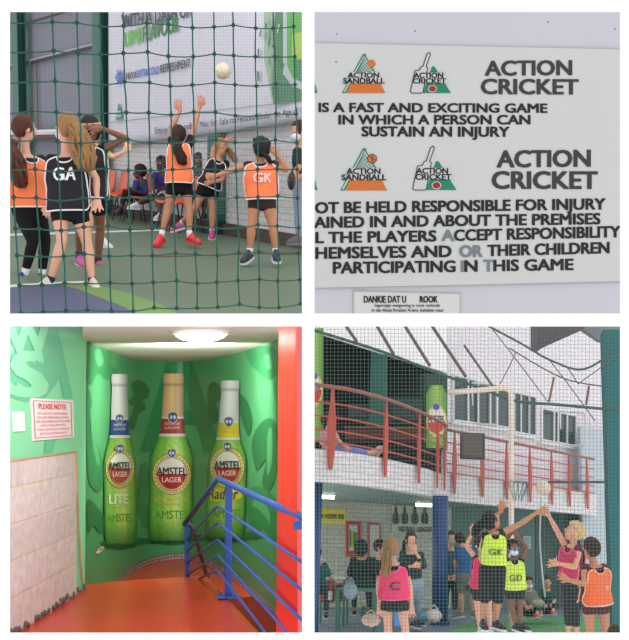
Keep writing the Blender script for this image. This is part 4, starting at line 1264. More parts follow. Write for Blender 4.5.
def spline(pts, n=5, closed=True):
    out = []; m = len(pts)
    for i in range(m if closed else m - 1):
        p = [pts[(i + k) % m] if closed else pts[max(0, min(m - 1, i + k))] for k in (-1, 0, 1, 2)]
        for k in range(n):
            t = k / n
            out.append(tuple(.5 * (2 * p[1][a] + (p[2][a] - p[0][a]) * t + (2 * p[0][a] - 5 * p[1][a] + 4 * p[2][a] - p[3][a]) * t * t + (3 * p[1][a] - p[0][a] - 3 * p[2][a] + p[3][a]) * t ** 3) for a in (0, 1)))
    return out
# tone-on-tone shapes behind the bottles
root = thing('mural_pattern', 'dark green leaf-like beast shapes and a big letter A printed round the bottles', 'mural', R.mat_at(mw.hit(180, 560, .0)))
b = MB(); D1 = cl((46, 122, 74), g); D2 = cl((58, 136, 84), g); D3 = cl((76, 152, 100), g); D0 = cl((36, 106, 62), g)
curved_poly(b, [(172, 345), (186, 345), (222, 452), (204, 452), (196, 425), (162, 425), (154, 452), (140, 452)], .006, D1)
curved_poly(b, [(179, 366), (192, 410), (166, 410)], .0075, D2)
shapes = [
 [(87, 345), (100, 342), (112, 352), (110, 364), (118, 372), (108, 380), (98, 374), (92, 384), (87, 380)],
 [(131, 384), (140, 380), (149, 388), (148, 398), (142, 400), (146, 408), (138, 416), (134, 430), (128, 424), (134, 408), (128, 402), (134, 394)],
 [(86, 392), (92, 400), (90, 430), (98, 446), (104, 470), (100, 492), (90, 484), (87, 460)],
 [(208, 388), (214, 382), (220, 388), (222, 398), (216, 404), (220, 416), (214, 424), (208, 412)],
 [(246, 350), (262, 346), (276, 350), (278, 372), (268, 380), (258, 372), (250, 364)],
 [(252, 440), (264, 420), (276, 425), (277, 470), (268, 492), (262, 482), (266, 460), (256, 470)],
 [(244, 500), (256, 486), (276, 500), (276, 540), (262, 528), (256, 540), (248, 520)],
 [(88, 500), (98, 508), (108, 524), (100, 534), (94, 526), (88, 532)],
 [(140, 470), (146, 462), (150, 476), (146, 500), (152, 520), (144, 528), (138, 508)],
 [(236, 392), (246, 400), (252, 420), (248, 436), (242, 420), (238, 408)]]
for i, s in enumerate(shapes): curved_poly(b, spline(s, 4), .006, (D1, D0)[i % 2])
for i, s in enumerate([[(94, 352), (100, 350), (104, 362), (98, 366)], [(90, 410), (93, 412), (96, 440), (100, 462), (97, 464), (92, 440)], [(264, 356), (270, 356), (272, 368), (266, 368)], [(268, 432), (272, 430), (272, 460), (268, 476), (267, 460)], [(252, 505), (258, 498), (268, 508), (270, 524), (262, 512)]]): curved_poly(b, spline(s, 4), .008, D3)
b.build('shapes', MG, root)
b = MB(); curved_poly(b, spline([(96, 553), (99, 548.5), (103.5, 546.5), (103, 550), (99, 553.5)], 3), .008, cl((222, 200, 190), g)); curved_poly(b, [(99.5, 549.5), (102.5, 547.5), (102.3, 549.5), (100, 551)], .0095, cl((200, 70, 60), g))
b.build('small_mark', MG, root)
# bottles
def bottle(label, cx0, lean, top, bot, wneck, wbody, ysh, foil, band, bandtx, bcol, lit=1.0):
    """printed bottle: cx centre column, rows top..bot"""
    root = thing('bottle_print', label, 'bottle picture', R.mat_at(mw.hit(cx0 + lean, bot, .0)))
    H = bot - top
    XC = lambda y: cx0 + lean * (y - top) / H
    cx = cx0 + lean * .5
    # half width along the height
    def hw(y):
        t = (y - top) / H
        T = [(0, wneck * .94), (.012, wneck), (.06, wneck), (.065, wneck * .93), (.30, wneck * 1.12), (.36, wneck * 1.25), (.44, wbody * .86), (.50, wbody * .985), (.56, wbody), (.93, wbody * 1.0), (.97, wbody * .93), (1.0, wbody * .86)]
        for a, b_ in zip(T, T[1:]):
            if t <= b_[0]: return lerp(a[1], b_[1], (t - a[0]) / (b_[0] - a[0]))
        return T[-1][1]
    def grid(mb, y0, y1, off, colf, nu=18, step=2.2):
        n = max(2, int((y1 - y0) / step)); vs = []; cs = []
        for j in range(n + 1):
            y = lerp(y0, y1, j / n); h = hw(y)
            for i in range(nu + 1):
                u = -1 + 2 * i / nu
                yy = y + 3.0 * (1 - u * u) * 0 + (0 if j < n else 0)
                vs.append(mw.hit(XC(y) + u * h, yy, off)); cs.append(colf(u, (y - top) / H))
        mb.add(vs, [(j * (nu + 1) + i, j * (nu + 1) + i + 1, (j + 1) * (nu + 1) + i + 1, (j + 1) * (nu + 1) + i) for j in range(n) for i in range(nu)], cs)
    def mixc(a, b_, t): return tuple(lerp(x, y, max(0, min(1, t))) for x, y in zip(a, b_))
    def glass(u, t):
        e = abs(u)
        c = mixc((186, 222, 104), (84, 156, 58), e ** 1.3)
        c = mixc(c, (228, 240, 160), max(0, 1 - abs(u - .25) * 4) * .6)
        c = mixc(c, (110, 180, 70), max(0, 1 - abs(u + .45) * 5) * .5)
        if t < .48: c = mixc(c, (70, 150, 60), (.48 - t) * 2)
        if e > .86: c = mixc(c, (28, 74, 34), (e - .86) * 6)
        if t > .84: c = mixc(c, (34, 100, 44), (t - .84) * 5)
        if t > .975: c = mixc(c, (20, 60, 34), .8)
        c = tuple(min(250, x * (1 + .05 * math.sin(u * 31 + t * 70) * math.sin(t * 90 + u * 13))) for x in c)
        return cl(c, g)
    sh = MB(); curved_poly(sh, spline([(cx - wbody * 1.05, bot - 3), (cx, bot + 2), (cx + wbody * 1.2, bot - 3), (cx + wbody * 1.9, bot - 5), (cx + wbody * 1.2, bot - 9), (cx - wbody, bot - 6)], 4), .0085, cl((40, 104, 62), g)); sh.build('printed_shadow', MG, root)  # bottle's cast shadow drawn as a dark green shape in the print
    b = MB(); grid(b, ysh - 4, bot, .012, glass); b.build('glass_body', MG, root)
    b = MB(); ft = top + H * .295
    def foilc(u, t):
        e = abs(u + .1); c = mixc(foil, tuple(x * .70 for x in foil), e ** 1.6)
        if abs(t - .062) < .006: c = tuple(x * .75 for x in c)
        return cl(c, g)
    grid(b, top, ft + 16 * 0 + H * .075, .0135, foilc, 12)
    b.build('foil_cap', MG, root)
    b = MB(); y0 = top + H * .265; y1 = top + H * .345
    grid(b, y0 - 1.6, y1 + 4.2, .0145, lambda u, t: cl(mixc((226, 224, 220), (180, 178, 176), abs(u) ** 2), g), 12)
    grid(b, y0, y1 + 1.5, .0155, lambda u, t: cl(mixc(band, tuple(x * .75 for x in band), abs(u) ** 2), g), 12)
    for k_, tx in enumerate(bandtx):
        yy = y0 + 6.3 + k_ * 4; text_q(b, tx, [(XC(yy) - wneck * .72, yy), (XC(yy) + wneck * .72, yy), (XC(yy) + wneck * .72, yy - 2.3), (XC(yy) - wneck * .72, yy - 2.3)], SM(.0165), .02, cl(bcol, g))
    nb = b.build('neck_label', MG, root)
    def shield(mb, x, y, s, off):
        curved_poly(mb, spline([(x - 6 * s, y - 4 * s), (x, y - 7 * s), (x + 6 * s, y - 4 * s), (x + 5 * s, y + 3 * s), (x, y + 7 * s), (x - 5 * s, y + 3 * s)], 3), off, cl((214, 186, 110), g))
        curved_poly(mb, spline([(x - 5 * s, y - 3.5 * s), (x, y - 6 * s), (x + 5 * s, y - 3.5 * s), (x + 4 * s, y + 2.6 * s), (x, y + 5.8 * s), (x - 4 * s, y + 2.6 * s)], 3), off + .001, cl((52, 84, 160), g))
        for dx in (-2, 2): disc_q(mb, x + dx * s, y - .5 * s, 1.5 * s, 2.4 * s, SM(off + .002), cl((214, 220, 235), g), 8)
    b = MB(); shield(b, XC(y0), y0 - 1.0, .78 * wneck / 9, .0172); b.build('neck_crest', MG, root)
    # round label
    ly = lit; rx = wbody * .89; ry = rx * 1.24 if wbody < 18 else rx * 1.12
    ry = 21.0 if wbody > 18 else 20.0
    b = MB()
    def ring(r, off, col):
        curved_poly(b, [(cx + rx * r * math.cos(2 * PI * i / 40), ly + ry * r * math.sin(2 * PI * i / 40)) for i in range(40)], off, col)
    ring(1.0, .0150, cl((70, 96, 60), g)); ring(.97, .0185, cl((222, 204, 120), g)); ring(.80, .0220, cl((150, 136, 80), g)); ring(.76, .0255, cl((228, 226, 222), g))
    low = [(cx + rx * .72 * math.cos(a), ly + ry * .72 * math.sin(a)) for a in [i * PI / 20 for i in range(21)]]
    curved_poly(b, low, .0295, cl((178, 44, 46), g))
    for i in range(30):
        a = 2 * PI * i / 30
        disc_q(b, cx + rx * .88 * math.cos(a), ly + ry * .88 * math.sin(a), .55, .9, SM(.0225), cl((120, 98, 60), g), 6)
    text_q(b, 'AMSTEL', [(cx - rx * .76, ly + 1.2), (cx + rx * .76, ly + 1.2), (cx + rx * .76, ly - 6.4), (cx - rx * .76, ly - 6.4)], SM(.035), .03, cl((38, 36, 36), g))
    text_q(b, 'LAGER', [(cx - rx * .5, ly + 8.2), (cx + rx * .5, ly + 8.2), (cx + rx * .5, ly + 3.2), (cx - rx * .5, ly + 3.2)], SM(.035), .02, cl((236, 214, 206), g))
    b.build('round_label', MG, root)
    b = MB(); shield(b, cx, ly - ry * .98, .72, .0290); b.build('label_crest', MG, root)
    b = MB(); ey = top + H * .86 - 1
    text_q(b, 'AMSTEL', [(cx - wbody * .78, ey), (cx + wbody * .78, ey), (cx + wbody * .78, ey - 8), (cx - wbody * .78, ey - 8)], SM(.014), .02, cl((84, 152, 62), g)); b.build('embossed_name', MG, root)
    return root
r1 = bottle('leftmost printed green beer bottle, white foil, lettered LITE', 119.3, 1.5, 374, 547, 8.0, 16.2, 440, (232, 233, 234), (52, 78, 150), ('PREMIUM', 'LAGER'), (200, 210, 235), lit=468.5)
b = MB(); text_q(b, 'LITE', [(109.5, 503.5), (128, 503.5), (128, 494.5), (109.5, 494.5)], SM(.017), .04, cl((226, 236, 214), g)); text_q(b, 'PREMIUM LAGER', [(110, 506.8), (127.5, 506.8), (127.5, 505), (110, 505)], SM(.017), .02, cl((190, 214, 160), g)); b.build('lite_lettering', MG, r1)
r2 = bottle('middle printed green beer bottle with golden foil', 173.8, -4, 373.5, 543.5, 10.3, 22.0, 440, (222, 186, 134), (170, 72, 60), ('RICH COLOUR', 'LAGER'), (235, 200, 190), lit=474.0)
b = MB(); text_q(b, 'BEST BREWED', [(154, 501), (185, 501), (185, 497.5), (154, 497.5)], SM(.017), .02, cl((200, 186, 90), g)); text_q(b, 'SLOW BREWED', [(160, 505.5), (184, 505.5), (184, 503.2), (160, 503.2)], SM(.017), .02, cl((190, 180, 90), g)); b.build('slogan', MG, r2)
r3 = bottle('rightmost printed green beer bottle behind blue railing, yellow tags', 230.3, -6, 380.5, 541, 9.2, 19.6, 440, (234, 235, 236), (226, 214, 56), ('RADLER', 'LEMON'), (190, 170, 40), lit=467.5)
b = MB(); curved_poly(b, spline([(208, 490), (226, 488), (240, 490), (241, 498), (232, 500), (222, 499), (218, 502), (208, 498)], 4), .0165, cl((208, 206, 40), g)); text_q(b, 'Radler', [(208, 499), (238, 499), (238, 488.5), (208, 488.5)], SM(.019), .02, cl((40, 52, 110), g), .25); b.build('radler_lettering', MG, r3)
# mosaic band at the foot of the round wall
b = MB(); wall_sheet(b, mw, 84.5, 300, ZL, ZL + .075, .02, .02)
struct(b.build('baseboard_mosaic', brickmat('mosaic_grey', (176, 160, 158), (146, 130, 130), (120, 84, 80), g, .05, .036, .006, offset=0), root_m=R.mat_at(R.O)))
# ceiling
b = MB()
P = [mw.at(mw.S[-1] * k / 60, ZC, -.02) for k in range(61)]
b.prism(P + [R.Fl(306, 320.5, ZC), R.Fl(83, 320.5, ZC)], R.Z * .002)
ceil = struct(b.build('ceiling', mat('ceiling_white', (214, 208, 200), g, rough=.6, var=.04), root_m=R.mat_at(R.O)))
# ceiling lamp
lp = R.Fl(201, 334, ZC - .02)
root = thing('ceiling_lamp', 'bright round ceiling lamp above the bottle mural', 'lamp', R.mat_at(lp))
b = MB(); b.ell(lp, (R.X, R.Y, R.Z), (.2, .2, .06), 24, 12); b.build('diffuser', emit('lamp_glow', (255, 250, 240), 14), root, True)
b = MB(); b.tube([lp + R.Z * .03, lp - R.Z * .005], .22, n=28); b.build('rim', mat('lamp_rim', (230, 228, 224), g), root)
# red pillar
pw = Wall(R, [(276.5, 6.6), (293, 6.15), (312, 6.2)])
root = thing('square_pillar', 'bright red square pillar at the right edge of the landing', 'pillar', R.mat_at(pw.at(0, 0)))
def redcol(pxs, pys):
    pass
b = MB()
pr_ = [R.L(C(x, 411, D)).xy for x, D in ((276.5, 6.6), (296, 6.1), (311, 6.5), (300, 7.2))]
bt = [R.L(C(x, 411, D)).xy for x, D in ((271.6, 6.6), (294, 6.1), (311, 6.5), (300, 7.2))]
lo = [R.W(q.x, q.y, -.62) for q in bt]; hi = [R.W(q.x, q.y, 2.1) for q in [R.L(C(x, 411, D)).xy for x, D in ((280, 6.6), (297.5, 6.1), (311, 6.5), (302, 7.2))]]
hi = [p + R.Z * (1.5 + .0885 * d - 2.1) for p, d in zip(hi, (6.6, 6.1, 6.5, 7.2))]; b.loft([lo, hi]); b.build('shaft', mat('pillar_red', (232, 44, 34), g, rough=.35, var=.05, scale=3, bump=.05), root)
# stair treads seen below the railing at the right
for i, (pts, z) in enumerate([([(238, 600), (268, 592), (272, 606), (250, 612)], -.42), ([(248, 614), (271, 609), (271, 634), (266, 636)], -.60)]):
    t = MB(); t.prism([R.Fl(x, y, z) for x, y in pts], -R.Z * .04); o = t.build('stair_tread', mat('tread_grey', (160, 148, 138), g, rough=.5, var=.3, scale=9), root_m=R.mat_at(R.Fl(*pts[0], z)))
    tag(o, ('dark grey stair tread nearest the mural, seen under the blue railing', 'lower dark grey stair tread beside the red pillar foot')[i], 'stair', 'stair treads under the railing')
    t = MB(); t.tube([R.Fl(*pts[0], z) + R.Z * .01, R.Fl(*pts[1], z) + R.Z * .01], .014, n=6); t.build('nosing', mat('nosing_steel', (190, 182, 176), g), o)
# railing
blue = mat('rail_blue', (52, 84, 168), g, rough=.35, var=.07, scale=6)
root = thing('stair_railing', 'blue steel railing turning down the stairs at the landing edge', 'railing', R.mat_at(R.Fl(228, 598)))
DP = R.Fl(228, 598).y
DB = 9.1
DRt = 5.9
def rail(pts, r, name, m=blue):
    b = MB(); b.tube([C(x, y, D) for x, y, D in pts], r, n=12); return b.build(name, m, root, True)
rail([(308, 519.5, DRt), (262, 499, 6.9), (222, 480.5, DP - .02), (218.5, 478.8, DP + .05), (215, 482, DP + .15), (184.5, 524, DB)], .023, 'handrail')
rail([(187.5, 523.5, DB), (192, 527, DB + .1), (207.5, 578, 9.6)], .018, 'return_rail', mat('rail_worn', (92, 84, 110), g, rough=.35, var=.4, scale=14))
pk = [(506, 540, (302, 562), 1), (523, 551.5, (302, 590), 1), (540, 563, (302, 620), 1), (555.5, 575, (289, 634), 1), (571, 580, (267, 635), 1)]
for i, (yp, yl, (xe, ye), _) in enumerate(pk):
    fx = 187 if i < 4 else 196
    De = lerp(DP, DRt, (xe - 218) / 84); s_ = (ye - yp) / (xe - 218); 
    xe2 = xe + 5; ye2 = ye + 5 * s_
    rail([(xe2, ye2, De - .15), (222, yp + 4 * s_, DP - .05), (218, yp, DP + .05), (214, yp + (yl - yp) / 31 * 3, DP + .1), (fx, yl, DB)], .0105, 'mid_rail')
b = MB(); pT, pB_ = C(228.8, 485, DP), C(228, 597, DP)
b.rbox((pT + pB_) / 2, (R.X, R.Y, (pT - pB_).normalized()), (.055, .03, (pT - pB_).length), .008); po = b.build('post', blue, root)
b = MB(); b.rbox(pB_ + R.Z * .008, (R.X, R.Y, R.Z), (.17, .16, .016), .005)
for sx in (-1, 1):
    for sy in (-1, 1): b.tube([pB_ + R.X * .06 * sx + R.Y * .05 * sy, pB_ + R.X * .06 * sx + R.Y * .05 * sy + R.Z * .03], .01, n=6)
b.build('base_plate', blue, po)
b = MB(); pT, pB_ = C(186.5, 524, DB), C(187.5, 581, DB)
b.rbox((pT + pB_) / 2, (R.X, R.Y, (pT - pB_).normalized()), (.042, .03, (pT - pB_).length), .008); b.build('post', blue, root)
b = MB(); b.rbox(C(301, 525, 5.95), (R.X, R.Y, R.Z), (.09, .05, .05), .008); b.build('wall_bracket', blue, root)
# ================================================================== court under the balcony (lower right)
R = BR; g = G_BR
uw = Wall(R, [(309, 19.0), (608, 27.2)])            # upper wall behind the balcony
bal = Wall(R, [(309, 14.9), (345, 15.3), (385, 16.3), (420, 17.8), (438, 19.0), (448, 20.0)], smooth=5)   # round balcony front
bal2 = Wall(R, [(447, 20.0), (592, 25.2)])          # straight gallery front
lwB = Wall(R, [(309, 22.5), (470, 24.0), (608, 27.0)])   # wall below, at the back
RM = R.mat_at(R.O)
ZT = 2.80; ZB = 2.32
whb = brickmat('gallery_white_brick', (226, 220, 222), (214, 210, 214), (196, 192, 198), g, .3, .1, .012)
# floor
b = MB(); b.prism([R.Fl(309, 602, 0), R.Fl(626, 597, 0), R.Fl(626, 637, 0), R.Fl(309, 637, 0)], -R.Z * .1)
struct(b.build('floor', mat('grey_floor', (112, 124, 134), g, rough=.5, var=.08, scale=1), root_m=RM))
b = MB(); b.prism([R.Fl(448, 632, .004), R.Fl(470, 622, .004), R.Fl(560, 617, .004), R.Fl(626, 616, .004), R.Fl(626, 637, .004), R.Fl(440, 637, .004)], -R.Z * .002)
struct(b.build('trim_1', mat('court_bright_green', (84, 148, 84), g, rough=.5, var=.06, scale=1), root_m=RM))
# lower back wall
b = MB(); wall_sheet(b, lwB, 309, 452, -.05, ZB + .1)
struct(b.build('wall_lower_back', brickmat('cream_brick', (206, 206, 190), (196, 197, 182), (176, 178, 166), g, .3, .1, .012), root_m=RM))
b = MB(); wall_sheet(b, lwB, 452, 608, -.05, ZB + .1)
struct(b.build('wall_lower_right', mat('teal_grey_wall', (92, 118, 116), g, rough=.7, var=.12, scale=1.5), root_m=RM))
b = MB(); wall_sheet(b, lwB, 560, 612, -.05, 4.6, .6, .1)
struct(b.build('wall_right', mat('blue_white_wall', (176, 186, 196), g, rough=.7, var=.05), root_m=RM))
# upper wall: white, with an opening left of x=447
zS0 = uw.z_of(325, 334); 
def ztop(q):
    s0 = uw.s_of(325); s1 = uw.s_of(447); return lerp(uw.z_of(325, 333.5), uw.z_of(447, 373), (q - s0) / (s1 - s0))
b = MB(); wall_sheet(b, uw, 305, 450, ztop, lambda q: 7.6, 0, .15)
struct(b.build('wall_upper_left', mat('upper_white_warm', (252, 236, 236), .75, rough=.8, var=.03), root_m=RM))
b = MB(); wall_sheet(b, uw, 447, 608, 2.6, lambda q: 8.2, 0, .15)
struct(b.build('wall_upper_right', brickmat('upper_white', (232, 226, 232), (224, 219, 226), (214, 208, 216), g, .3, .1, .01), root_m=RM))
# room behind the opening
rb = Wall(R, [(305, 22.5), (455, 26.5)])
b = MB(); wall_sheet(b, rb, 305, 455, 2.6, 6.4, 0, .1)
struct(b.build('wall_inner', mat('inner_dark', (24, 44, 40), g, rough=.8, var=.2, scale=2), root_m=RM))  # dark base colour stands in for the dimness of the room
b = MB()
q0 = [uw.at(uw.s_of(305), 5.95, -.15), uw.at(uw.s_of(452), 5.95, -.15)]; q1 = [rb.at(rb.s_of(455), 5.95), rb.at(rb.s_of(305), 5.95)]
b.prism(q0 + q1, R.Z * .1); struct(b.build('ceiling_inner', mat('inner_ceiling', (20, 34, 32), g), root_m=RM))  # near-black base colour, the same painted dimness overhead
def obj_box(name, label, cat, px0, py0, px1, py1, D, dep, m, group=None):
    c = (C(px0, py1, D) + C(px1, py0, D)) / 2; w = (px1 - px0) * D / F; h = (py1 - py0) * D / F
    root = thing(name, label, cat, R.mat_at(C((px0 + px1) / 2, py1, D)), group); b = MB(); b.rbox(c + R.Y * dep / 2, (R.X, R.Y, R.Z), (w, dep, h), min(w, h, dep) * .08); b.build('body', m, root)
    return root, c, w, h
r_, c, w, h = obj_box('inner_column', 'teal column in the dark room behind the round balcony', 'column', 370, 338, 386, 428, 21.4, .3, mat('inner_teal', (44, 96, 86), g))
b = MB(); b.rbox(c - R.Z * h * .46, (R.X, R.Y, R.Z), (w * 1.3, .4, h * .06), .01); b.build('plinth', mat('inner_teal', (44, 96, 86), g), r_)
r_, c, w, h = obj_box('bar_counter', 'low dark red counter in the dark room behind the balcony', 'counter', 345, 428, 424, 440, 19.8, .6, mat('inner_red', (96, 52, 48), g, var=.3, scale=4))
b = MB(); b.rbox(c + R.Z * h * .5 + R.Y * .3, (R.X, R.Y, R.Z), (w * 1.03, .7, .04), .01); b.build('worktop', mat('inner_brown', (120, 84, 70), g), r_)
for i, (x0, y0, x1, y1, lab) in enumerate([(348, 404, 372, 420, 'dim teal picture panel on the dark inner wall left of the teal column'), (388, 398, 422, 424, 'large dim teal screen on the dark inner wall right of the teal column')]):
    r_, c, w, h = obj_box('wall_panel', lab, 'panel', x0, y0, x1, y1, 21.5 + i * .3, .06, mat('panel_teal', (42, 78, 72), g, var=.4, scale=8))
    b = MB(); b.rbox(c - R.Y * .02, (R.X, R.Y, R.Z), (w * .8, .06, h * .7), .01); b.build('screen', mat('panel_face', (60, 70, 70), g, var=.5, scale=10), r_)
# bottle murals on the wall beside the opening
MI = vcmat('gallery_print', .6)
su = lambda off: (lambda x, y: uw.hit(x, y, off))
def big_bottle(x0, x1, y0, y1, label, full=True):
    root = thing('bottle_poster', label, 'poster', R.mat_at(uw.hit((x0 + x1) / 2, y1, 0)))
    b = MB(); nn = wl = uw.nrm(0); b.prism([uw.hit(x, y, .04) for x, y in ((x0, y0), (x1, y0 + 3), (x1, y1 + 2), (x0, y1))], -nn * .18); b.build('backing', mat('poster_back', (44, 64, 48), g), root)
    b = MB(); w = x1 - x0; cx = (x0 + x1) / 2
    def cc(u): e = abs(u); return tuple(lerp(a, c_, e ** 1.5) for a, c_ in zip((150, 184, 92), (84, 132, 66)))
    n = 12; 
    def hwf(t): return w * .48 * min(1, .55 + 3 * t) if t < .15 else w * .48
    vs = []; cs = []; rows = 24
    for j in range(rows + 1):
        t = j / rows; y = lerp(y0 + 12 if full else y0, y1, t)
        for i in range(n + 1):
            u = -1 + 2 * i / n; vs.append(uw.hit(cx + u * (hwf(t) if full else w * .5), y, .05)); cs.append(cl(cc(u), g))
    b.add(vs, [(j * (n + 1) + i, j * (n + 1) + i + 1, (j + 1) * (n + 1) + i + 1, (j + 1) * (n + 1) + i) for j in range(rows) for i in range(n)], cs); b.build('bottle', MI, root)
    b = MB(); ly = 421 if full else 390; disc_q(b, cx, ly, w * .46, 16, su(.055), cl((214, 200, 130), g)); disc_q(b, cx, ly, w * .40, 13, su(.06), cl((226, 214, 212), g))
    poly_q(b, [(cx + w * .4 * math.cos(i * PI / 12), ly + 1 + 11 * math.sin(i * PI / 12)) for i in range(13)], su(.065), cl((196, 66, 62), g))
    text_q(b, 'AMSTEL', [(cx - w * .38, ly), (cx + w * .38, ly + 1), (cx + w * .38, ly - 5), (cx - w * .38, ly - 6)], su(.07), .03, cl((50, 50, 60), g))
    disc_q(b, cx, ly - 14, 3, 3.2, su(.07), cl((70, 90, 180), g), 10)
    b.build('label', MI, root)
big_bottle(425.5, 447.5, 373, 448, 'green beer bottle poster at the right side of the balcony opening')
big_bottle(306, 323.5, 328, 440, 'green beer bottle poster cut off at the left edge above the balcony', False)
# balcony slab with curved white front
def front(w, px0, px1, z0, z1, name, m, th=.25):
    b = MB(); wall_sheet(b, w, px0, px1, z0, z1, 0, th); return b.build(name, m, root_m=RM)
struct(front(bal, 309, 448, ZB, ZT, 'wall_balcony_front', whb)); struct(front(bal2, 447, 592, ZB, lambda q: ZT + .06, 'wall_gallery_front', whb))
b = MB(); P = [bal.at(bal.S[-1] * k / 24, ZB + .02, -.1) for k in range(25)] + [bal2.at(bal2.S[-1] * k / 6, ZB + .02, -.1) for k in range(1, 7)]
bk = [lwB.at(lwB.s_of(600), ZB + .02, -.1), lwB.at(lwB.s_of(470), ZB + .02, -.1), lwB.at(lwB.s_of(309), ZB + .02, -.1)]
b.prism(P + bk, R.Z * .08); struct(b.build('ceiling_lower', mat('soffit_green', (122, 142, 136), g, rough=.6, var=.05), root_m=RM))
b = MB(); bk = [uw.at(uw.s_of(600), ZT, .0), uw.at(uw.s_of(447), ZT, .0), rb.at(rb.s_of(455), ZT), rb.at(rb.s_of(305), ZT)]
P = [p + R.Z * (ZT - ZB - .05) for p in P]
b.prism(P + bk, R.Z * -.08); struct(b.build('floor_gallery', mat('gallery_floor', (110, 100, 96), g), root_m=RM))
# strip lights under the balcony
for i, (x, y, wd, lab) in enumerate([(327.5, 497, 14, 'glowing tube light under the balcony by the yellow sign'), (424, 505, 16, 'glowing tube light under the balcony by the blue column')]):
    p = R.Fl(x, y, ZB - .04); root = thing('tube_light', lab, 'light', R.mat_at(p), 'tube lights under the balcony')
    L_ = wd * p.y / F
    b = MB(); b.tube([p - R.X * L_ / 2, p + R.X * L_ / 2], .035, n=10); b.build('tube', emit('tube_glow%d' % i, (255, 250, 240), 9), root, True)
    b = MB(); b.rbox(p + R.Z * .05, (R.X, R.Y, R.Z), (L_ * 1.1, .12, .04), .01); b.build('housing', mat('housing_white', (220, 220, 216), g), root)
# blue columns
for i, (px, w, D, lab) in enumerate([(440, 16, 18.4, 'round blue column under the end of the round balcony'), (314.5, 9, 15.6, 'blue column cut off at the left edge under the balcony')]):
    base = C(px, 600, D); base = R.drop(base); r = w * D / F / 2
    root = thing('round_column', lab, 'column', R.mat_at(base), 'blue columns under the balcony')
    b = MB(); b.tube([base + R.Z * .08, base + R.Z * (ZB + .02)], r, n=28); b.build('shaft', mat('column_blue', (38, 68, 116), g, rough=.4, var=.08, scale=2), root, True)
    b = MB(); b.tube([base, base + R.Z * .08], r * 1.18, n=28); b.build('base_ring', mat('column_dark_blue', (30, 52, 90), g), root)
# railings
redm = mat('rail_red', (178, 66, 54), g, rough=.5, var=.15, scale=6)
brn = mat('rail_brown', (140, 84, 74), g, rough=.5, var=.2, scale=6)
def railing(w, px0, px1, posts, label, ztb, off):
    root = thing('balcony_railing', label, 'railing', R.mat_at(w.at(w.s_of((px0 + px1) / 2), ZT)))
    s0, s1 = w.s_of(px0, off), w.s_of(px1, off); n = 24
    for k_, (z, r, nm, m) in enumerate([(ztb, .032, 'top_rail', brn), (ztb - .26, .014, 'rail', redm), (ztb - .47, .014, 'rail', redm), (ztb - .68, .014, 'rail', redm), (ztb - .86, .014, 'rail', redm)]):
        b = MB(); b.tube([w.at(lerp(s0, s1, i / n), z, off) for i in range(n + 1)], r, n=8); b.build(nm, m, root, True)
    for px in posts:
        q = w.s_of(px, off); nn = w.nrm(q); ax = (w.at(q + .02, 0) - w.at(q - .02, 0)).normalized()
        prof = [(ztb, .016), (ztb - .15, .03), (ztb - .55, .075), (ztb - .85, .07), (ztb - 1.1, .045), (ztb - 1.24, .035), (ztb - 1.28, .01)]
        b = MB(); ring = []
        for z, hw_ in prof:
            c = w.at(q, z, off); ring.append([c + ax * hw_ + nn * .012, c - ax * hw_ + nn * .012, c - ax * hw_ - nn * .012, c + ax * hw_ - nn * .012])
        b.loft(ring); b.build('post', redm, root)
    return root
railing(bal, 309, 447.5, [335, 388, 420.5, 438.5, 445.5], 'red curved balcony railing with tapered posts on the left', 3.77, .06)
railing(bal2, 448, 590, [455, 482, 505.5, 528, 549, 566, 583], 'red straight gallery railing running back to the right', 3.74, .06)
# dark box on the railing
root = thing('wall_box', 'dark brown box hanging on the gallery railing', 'box', R.mat_at(C(473, 459, 19.6)))
c = C(472.5, 445.5, 19.6); b = MB(); b.rbox(c + R.Y * .15, ((R.X * 1 + R.Y * .12).normalized(), (R.Y - R.X * .12).normalized(), R.Z), (.46, .3, .5), .015); b.build('body', mat('box_brown', (84, 76, 76), g), root)
b = MB(); b.rbox(c + R.Y * -.005 + R.Z * .0, ((R.X * 1 + R.Y * .12).normalized(), (R.Y - R.X * .12).normalized(), R.Z), (.38, .02, .42), .004); b.build('face_panel', mat('box_face', (98, 90, 88), g), root)
